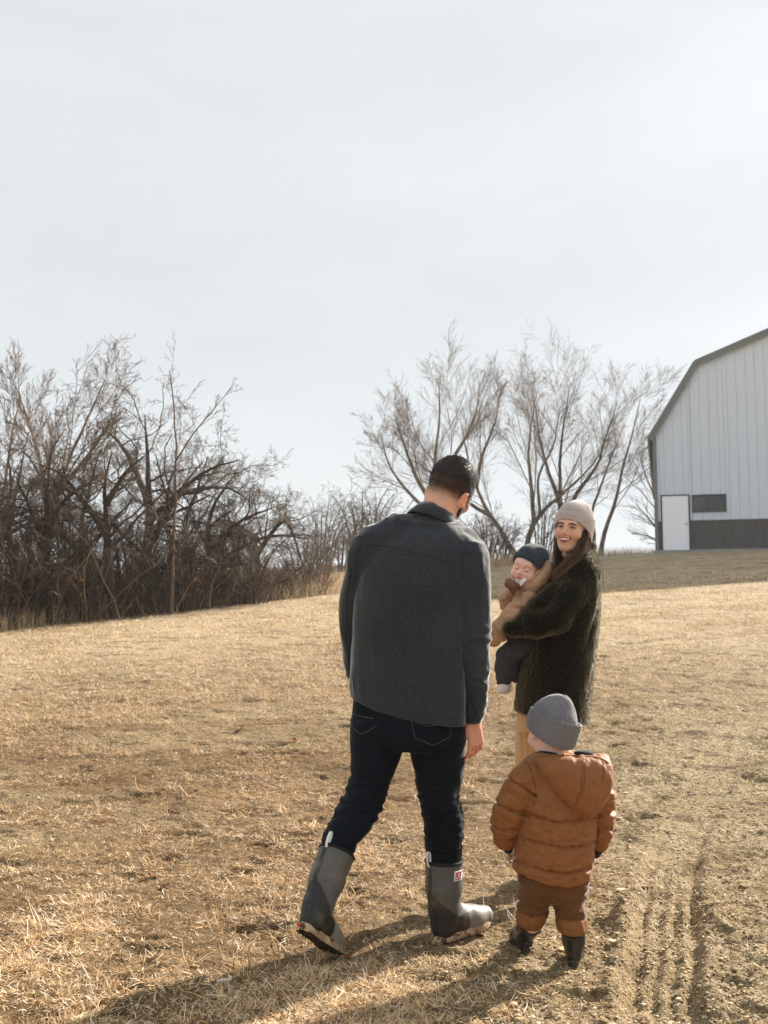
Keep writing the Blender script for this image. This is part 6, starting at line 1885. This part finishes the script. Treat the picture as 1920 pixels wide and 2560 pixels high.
F.cut(lambda X, Y, Z: (np.interp(X, hem[:, 0], hem[:, 1]) - Z) - 0 * Y)
V, Q = F.skin(); N = vnormals(V, Q)
def quilt(V, lines, w=.0075, depth=.013):
    """lines: picture polylines of the quilting; the padding is pinched along them."""
    d = np.zeros(len(V))
    for (pts, Yl, side) in lines:
        a = np.array([P(x, y, Yl)[[0, 2]] for x, y in pts])
        xs, zs = a[:, 0], a[:, 1]
        zl = np.interp(V[:, 0], xs, zs) + .004 * vnoise(V * 30, 5)
        m = side(V) * sstep(0, 1, (V[:, 0] > xs[0] - .012).astype(float)) * (V[:, 0] < xs[-1] + .012)
        q = np.exp(-((V[:, 2] - zl) / w) ** 2)
        puck = .0024 * np.sin(V[:, 0] * 215 + 5 * vnoise(V * 14, 8)) * np.exp(-((np.abs(V[:, 2] - zl) - .011) / .012) ** 2) * m
        d = np.minimum(d, -depth * q * m) + puck + .0022 * m * np.exp(-((np.abs(V[:, 2] - zl) - .02) / .014) ** 2)
    return d
xL, xR = P(1300, 2040, YC)[0], P(1484, 2040, YC)[0]
zE = P(1300, 2105, YC)[2]
torso = lambda V: (((V[:, 0] > xL - .004 - .1 * (V[:, 2] < zE)) & (V[:, 0] < xR + .004 + .1 * (V[:, 2] < zE - .02)))).astype(float)
larm_ = lambda V: (V[:, 0] < P(1336, 2000, YC)[0]).astype(float) * (V[:, 2] > zE - .01)
rarm_ = lambda V: (V[:, 0] > P(1484, 2000, YC)[0]).astype(float)
lines = [([(1296, 2036), (1330, 2040), (1390, 2056), (1440, 2050), (1490, 2046)], YC - .1, torso),
         ([(1280, 2098), (1330, 2105), (1400, 2115), (1490, 2117)], YC - .1, torso),
         ([(1270, 2160), (1310, 2168), (1400, 2182), (1476, 2176)], YC - .1, torso),
         ([(1270, 1950), (1300, 1962), (1336, 1987)], YC - .05, larm_), ([(1238, 2010), (1260, 2020), (1316, 2042)], YC - .05, larm_), ([(1222, 2070), (1250, 2078), (1285, 2082)], YC - .05, larm_),
         ([(1480, 2046), (1505, 2042), (1540, 2034)], YC - .05, rarm_), ([(1480, 1985), (1505, 1982), (1545, 1975)], YC - .05, rarm_), ([(1480, 2085), (1500, 2084), (1532, 2080)], YC - .05, rarm_)]
V = V + N * (quilt(V, lines) + folds(V, (24, 18, 38), .0050, 81) + .0012 * fbm(V * 70, 2, 83))[:, None]
pj = skin_obj('jacket', V, Q, rust, boy)
jb = bvh_of(V, Q)
for pts, Yl, sd in lines:
    seam(jb, pts, .0011, rust_seam, 'quilting_seam', pj, -.0004, 6)
seam(jb, [(1316, 1902), (1330, 1935), (1338, 1975), (1336, 2015)], .0018, rust_seam, 'armhole_seam', pj, .0002, 6)
# hood hanging down the back
lo, hi = px_box(YC, 1322, 1545, 1868, 2050, -.24, .10)
F = Field(lo, hi, 0.0042)
F.loft([(1884, 1340, 1512, -.045, .055), (1893, 1334, 1522, -.06, .072), (1925, 1347, 1531, -.085, .080), (1960, 1370, 1529, -.10, .072), (1990, 1395, 1520, -.11, .060), (2015, 1424, 1506, -.115, .046), (2032, 1450, 1490, -.118, .030), (2040, 1462, 1480, -.118, .014)], YC)
F.ell(P(1430, 1884, YC - .02), (.105, .062, .030), None, .012, True)
V, Q = F.skin(); V = relax(V, Q, 2, .5); N = vnormals(V, Q)
V = V + N * (folds(V, (22, 16, 18), .0042, 87) + .001 * fbm(V * 70, 2, 83))[:, None]
hood = skin_obj('hood', V, Q, rust, pj)
hb_ = bvh_of(V, Q)
for dx in (-3, 3):
    seam(hb_, [(1462 + dx, 1894), (1459 + dx, 1935), (1455 + dx, 1975), (1438 + dx, 2012)], .0013, rust_seam, 'seam', pj, .0003, 6)
seam(hb_, [(1508, 1902), (1509, 1930), (1507, 1955)], .0012, rust_seam, 'seam', pj, .0003, 6)
seam(hb_, [(1338, 1893), (1380, 1890), (1440, 1889), (1500, 1895), (1522, 1908)], .0018, rust_seam, 'seam', pj, .0006, 6)
F = Field(*px_box(YC, 1335, 1500, 1862, 1905, -.12, .10), .0038)
F.ell(P(1368, 1884, YC - .03), (.042, .035, .012))
F.ell(P(1458, 1883, YC - .03), (.034, .035, .013))
F.ell(P(1474, 1886, YC - .02), (.016, .03, .010), None, .008)
V, Q = F.skin(); skin_obj('hood_lining', V, Q, black_knit, pj)
# mittens
for wr, dr in ((la[4][0], (.35, .35, -1)), (ra[4][0], (-.30, .3, -1))):
    F = Field(wr - .09, wr + .09, .0032)
    d = norm(np.array(dr)); t = norm(np.cross(d, (0, 1, 0)))
    F.cone(wr - d * .02, .024, wr + d * .018, .024, 0)
    F.cone(wr + d * .018, .024, wr + d * .045, .019, .01)
    F.cone(wr + d * .005 + t * .012, .010, wr + d * .032 + t * .026 * (1 if dr[0] > 0 else -1), .008, .006)
    V, Q = F.skin(); skin_obj('mitten', V, Q, black_knit, boy)
# corduroy trousers with turned-up cuffs
lo, hi = px_box(YC, 1275, 1482, 2150, 2345, -.17, .17)
F = Field(lo, hi, 0.0042)
F.loft([(2150, 1300, 1472, 0, .095), (2200, 1303, 1469, 0, .10), (2235, 1305, 1462, 0, .085), (2248, 1320, 1445, 0, .06)], YC)
F.loft([(2190, 1302, 1385, 0, .085), (2225, 1298, 1378, .005, .080), (2250, 1297, 1372, .01, .074), (2280, 1296, 1366, .02, .066), (2310, 1302, 1352, .025, .055)], YC, .012)
F.loft([(2190, 1380, 1469, 0, .085), (2225, 1377, 1464, -.005, .080), (2250, 1380, 1459, -.01, .074), (2285, 1392, 1461, -.025, .066), (2320, 1402, 1460, -.035, .055)], YC, .012)
V, Q = F.skin(); N = vnormals(V, Q)
V = V + N * (folds(V, (12, 10, 34), .0085, 91))[:, None]
skin_obj('trousers', V, Q, cord_brown, boy)
for rows in ([(2276, 1292, 1369, .02, .071), (2292, 1290, 1364, .022, .073), (2310, 1296, 1355, .025, .066), (2316, 1303, 1349, .025, .055)],
             [(2290, 1392, 1464, -.028, .071), (2304, 1390, 1467, -.032, .074), (2322, 1393, 1467, -.035, .073), (2328, 1400, 1461, -.035, .060)]):
    F = Field(*px_box(YC, 1275, 1482, 2255, 2350, -.17, .17), .004)
    F.loft(rows, YC)
    V, Q = F.skin(); V = relax(V, Q, 2, .5); N = vnormals(V, Q)
    V = V + N * folds(V, (22, 22, 14), .003, 95)[:, None]
    skin_obj('cuff', V, Q, cord_cuff, boy)
blk = lambda V, an, tl, ax: np.tile(np.array(srgb(38, 37, 36)), (len(V), 1))
sole_dark = mat('dark_gum_sole', srgb(58, 52, 44), 0.7, var=[(30, srgb(120, 96, 66), 0.8, 0.5, 0.65)])
gl = G(1322, 2388); gr = G(1432, 2422)
boot(boy, (gl[0], gl[1], .010), (-.24, .97, 0), (0, 0, 1), P(1324, 2312, YC + .045), .56, .042, .035, black_rubber, sole_dark, tread_mud, blk, sole_h=.024)
boot(boy, (gr[0], gr[1], .010), (.30, .95, 0), (0, 0, 1), P(1432, 2328, YC - .055), .58, .042, .036, black_rubber, sole_dark, tread_mud, blk, sole_h=.024)

# ------------------------------------------------------------------ small things lying in the grass
chip_p = G(560, 2455)
cz = gz(chip_p[0], chip_p[1])
# a pale curl of peeled bark: a strip bent round on itself at one end
pts = [(-.026, 0, .010), (-.010, -.001, .012), (.008, 0, .013), (.020, .003, .013), (.025, .010, .014), (.020, .017, .016), (.012, .019, .019)]
pts = smooth_pts(np.array(pts), 3)
v = []
for p in pts: v += [(p[0], p[1], p[2] - .008), (p[0], p[1], p[2] + .008), (p[0], p[1] + .002, p[2] + .008), (p[0], p[1] + .002, p[2] - .008)]
v = np.array(v) * 1.0 + np.array((chip_p[0], chip_p[1], cz + .004))
n = len(pts); q = []
for i in range(n - 1):
    for k in range(4): q.append((4 * i + k, 4 * i + (k + 1) % 4, 4 * i + 4 + (k + 1) % 4, 4 * i + 4 + k))
q += [(0, 3, 2, 1), (4 * n - 4, 4 * n - 3, 4 * n - 2, 4 * n - 1)]
b = MB(); b.add(v, q)
tag(b.build('bark_curl', mat('pale_bark', srgb(226, 214, 196), 0.8, var=[(90, srgb(190, 172, 148), 0.6, 0.45, 0.7)]), None, True), 'pale curled scrap of bark lying in the shadowed grass', 'bark')
# dead leaves
leaf_m = [mat('russet_leaf', srgb(150, 88, 52), 0.8, transl=0.2, var=[(40, srgb(108, 62, 38), 0.7, 0.4, 0.65)]), mat('tan_leaf', srgb(196, 150, 104), 0.8, transl=0.2, var=[(40, srgb(150, 108, 70), 0.7, 0.4, 0.65)])]
rl = np.random.default_rng(14)
def leaf(px, py, size, k, label, group=None):
    g = G(px, py)
    # ground rises further out: slide along the ray until it meets the ground
    for _ in range(12):
        u, vv = (px - 960.0) / FPX, (1280.0 - py) / FPX
        t = (gz(g[0], g[1]) - CAMZ) / (SP + vv * CP); g = np.array((u * t, t * (CP - vv * SP), 0))
    m = 9; n = 5; V = []
    ang0 = rl.random() * 6.28; curl = 6 + 10 * rl.random(); tilt = rl.normal(0, .35)
    for i in range(m):
        s = i / (m - 1); w = math.sin(math.pi * min(.98, max(.02, s)) ** .8) * .30 * (1 + .35 * math.cos(i * math.pi))
        for j in range(n):
            x = (j / (n - 1) - .5) * 2 * w * size; y = (s - .5) * size
            V.append((x, y, curl * (x * x) + 3 * y * y + .05 * size * math.sin(i * 1.7)))
    V = np.array(V)
    low = V.copy(); low[:, 2] -= .0012
    idx = np.arange(m * n).reshape(m, n)
    qq = np.stack([idx[:-1, :-1], idx[:-1, 1:], idx[1:, 1:], idx[1:, :-1]], -1).reshape(-1, 4)
    A = np.concatenate([V, low]); c, s_ = math.cos(ang0), math.sin(ang0)
    Rz = np.array(((c, -s_, 0), (s_, c, 0), (0, 0, 1))); Rx = np.array(Matrix.Rotation(tilt, 3, 'X'))
    A = A @ (Rz @ Rx).T + np.array((g[0], g[1], gz(g[0], g[1]) + .012))
    b = MB(); b.add(A, np.concatenate([qq, qq[:, ::-1] + m * n]))
    tag(b.build('dead_leaf', leaf_m[k], None, True), label, 'leaf', group)
leaf(380, 2196, .07, 0, 'russet dead leaf in the open grass well clear of the raised boot', None)
leaf(412, 2222, .055, 0, 'smaller russet dead leaf just in front of the other one', None)
leaf(602, 1833, .09, 1, 'tan dead leaf beyond the jeans, up the slope', None)
leaf(735, 1868, .075, 0, 'russet dead leaf close beside the jeans', None)
leaf(22, 1842, .08, 1, 'tan dead leaf by the picture edge', None)
leaf(868, 2400, .05, 0, 'russet dead leaf under the toe of the raised boot', None)
leaf(252, 2060, .06, 1, 'pale dead leaf in the lawn at knee height of the man', None)

# ------------------------------------------------------------------ thin bright air
hz = MB(); hz.box((-960, -960, -17), (960, 960, 18))
hz_m = bpy.data.materials.new('thin_haze'); hz_m.use_nodes = True
hn = hz_m.node_tree
for n_ in list(hn.nodes):
    if n_.type != 'OUTPUT_MATERIAL': hn.nodes.remove(n_)
pv = hn.nodes.new('ShaderNodeVolumePrincipled')
pv.inputs['Color'].default_value = (0.93, 0.95, 0.98, 1); pv.inputs['Density'].default_value = 0.0005; pv.inputs['Anisotropy'].default_value = 0.3
hn.links.new(pv.outputs['Volume'], [n_ for n_ in hn.nodes if n_.type == 'OUTPUT_MATERIAL'][0].inputs['Volume'])
tag(hz.build('haze', hz_m), 'thin bright winter haze over the field', 'haze', kind='stuff')
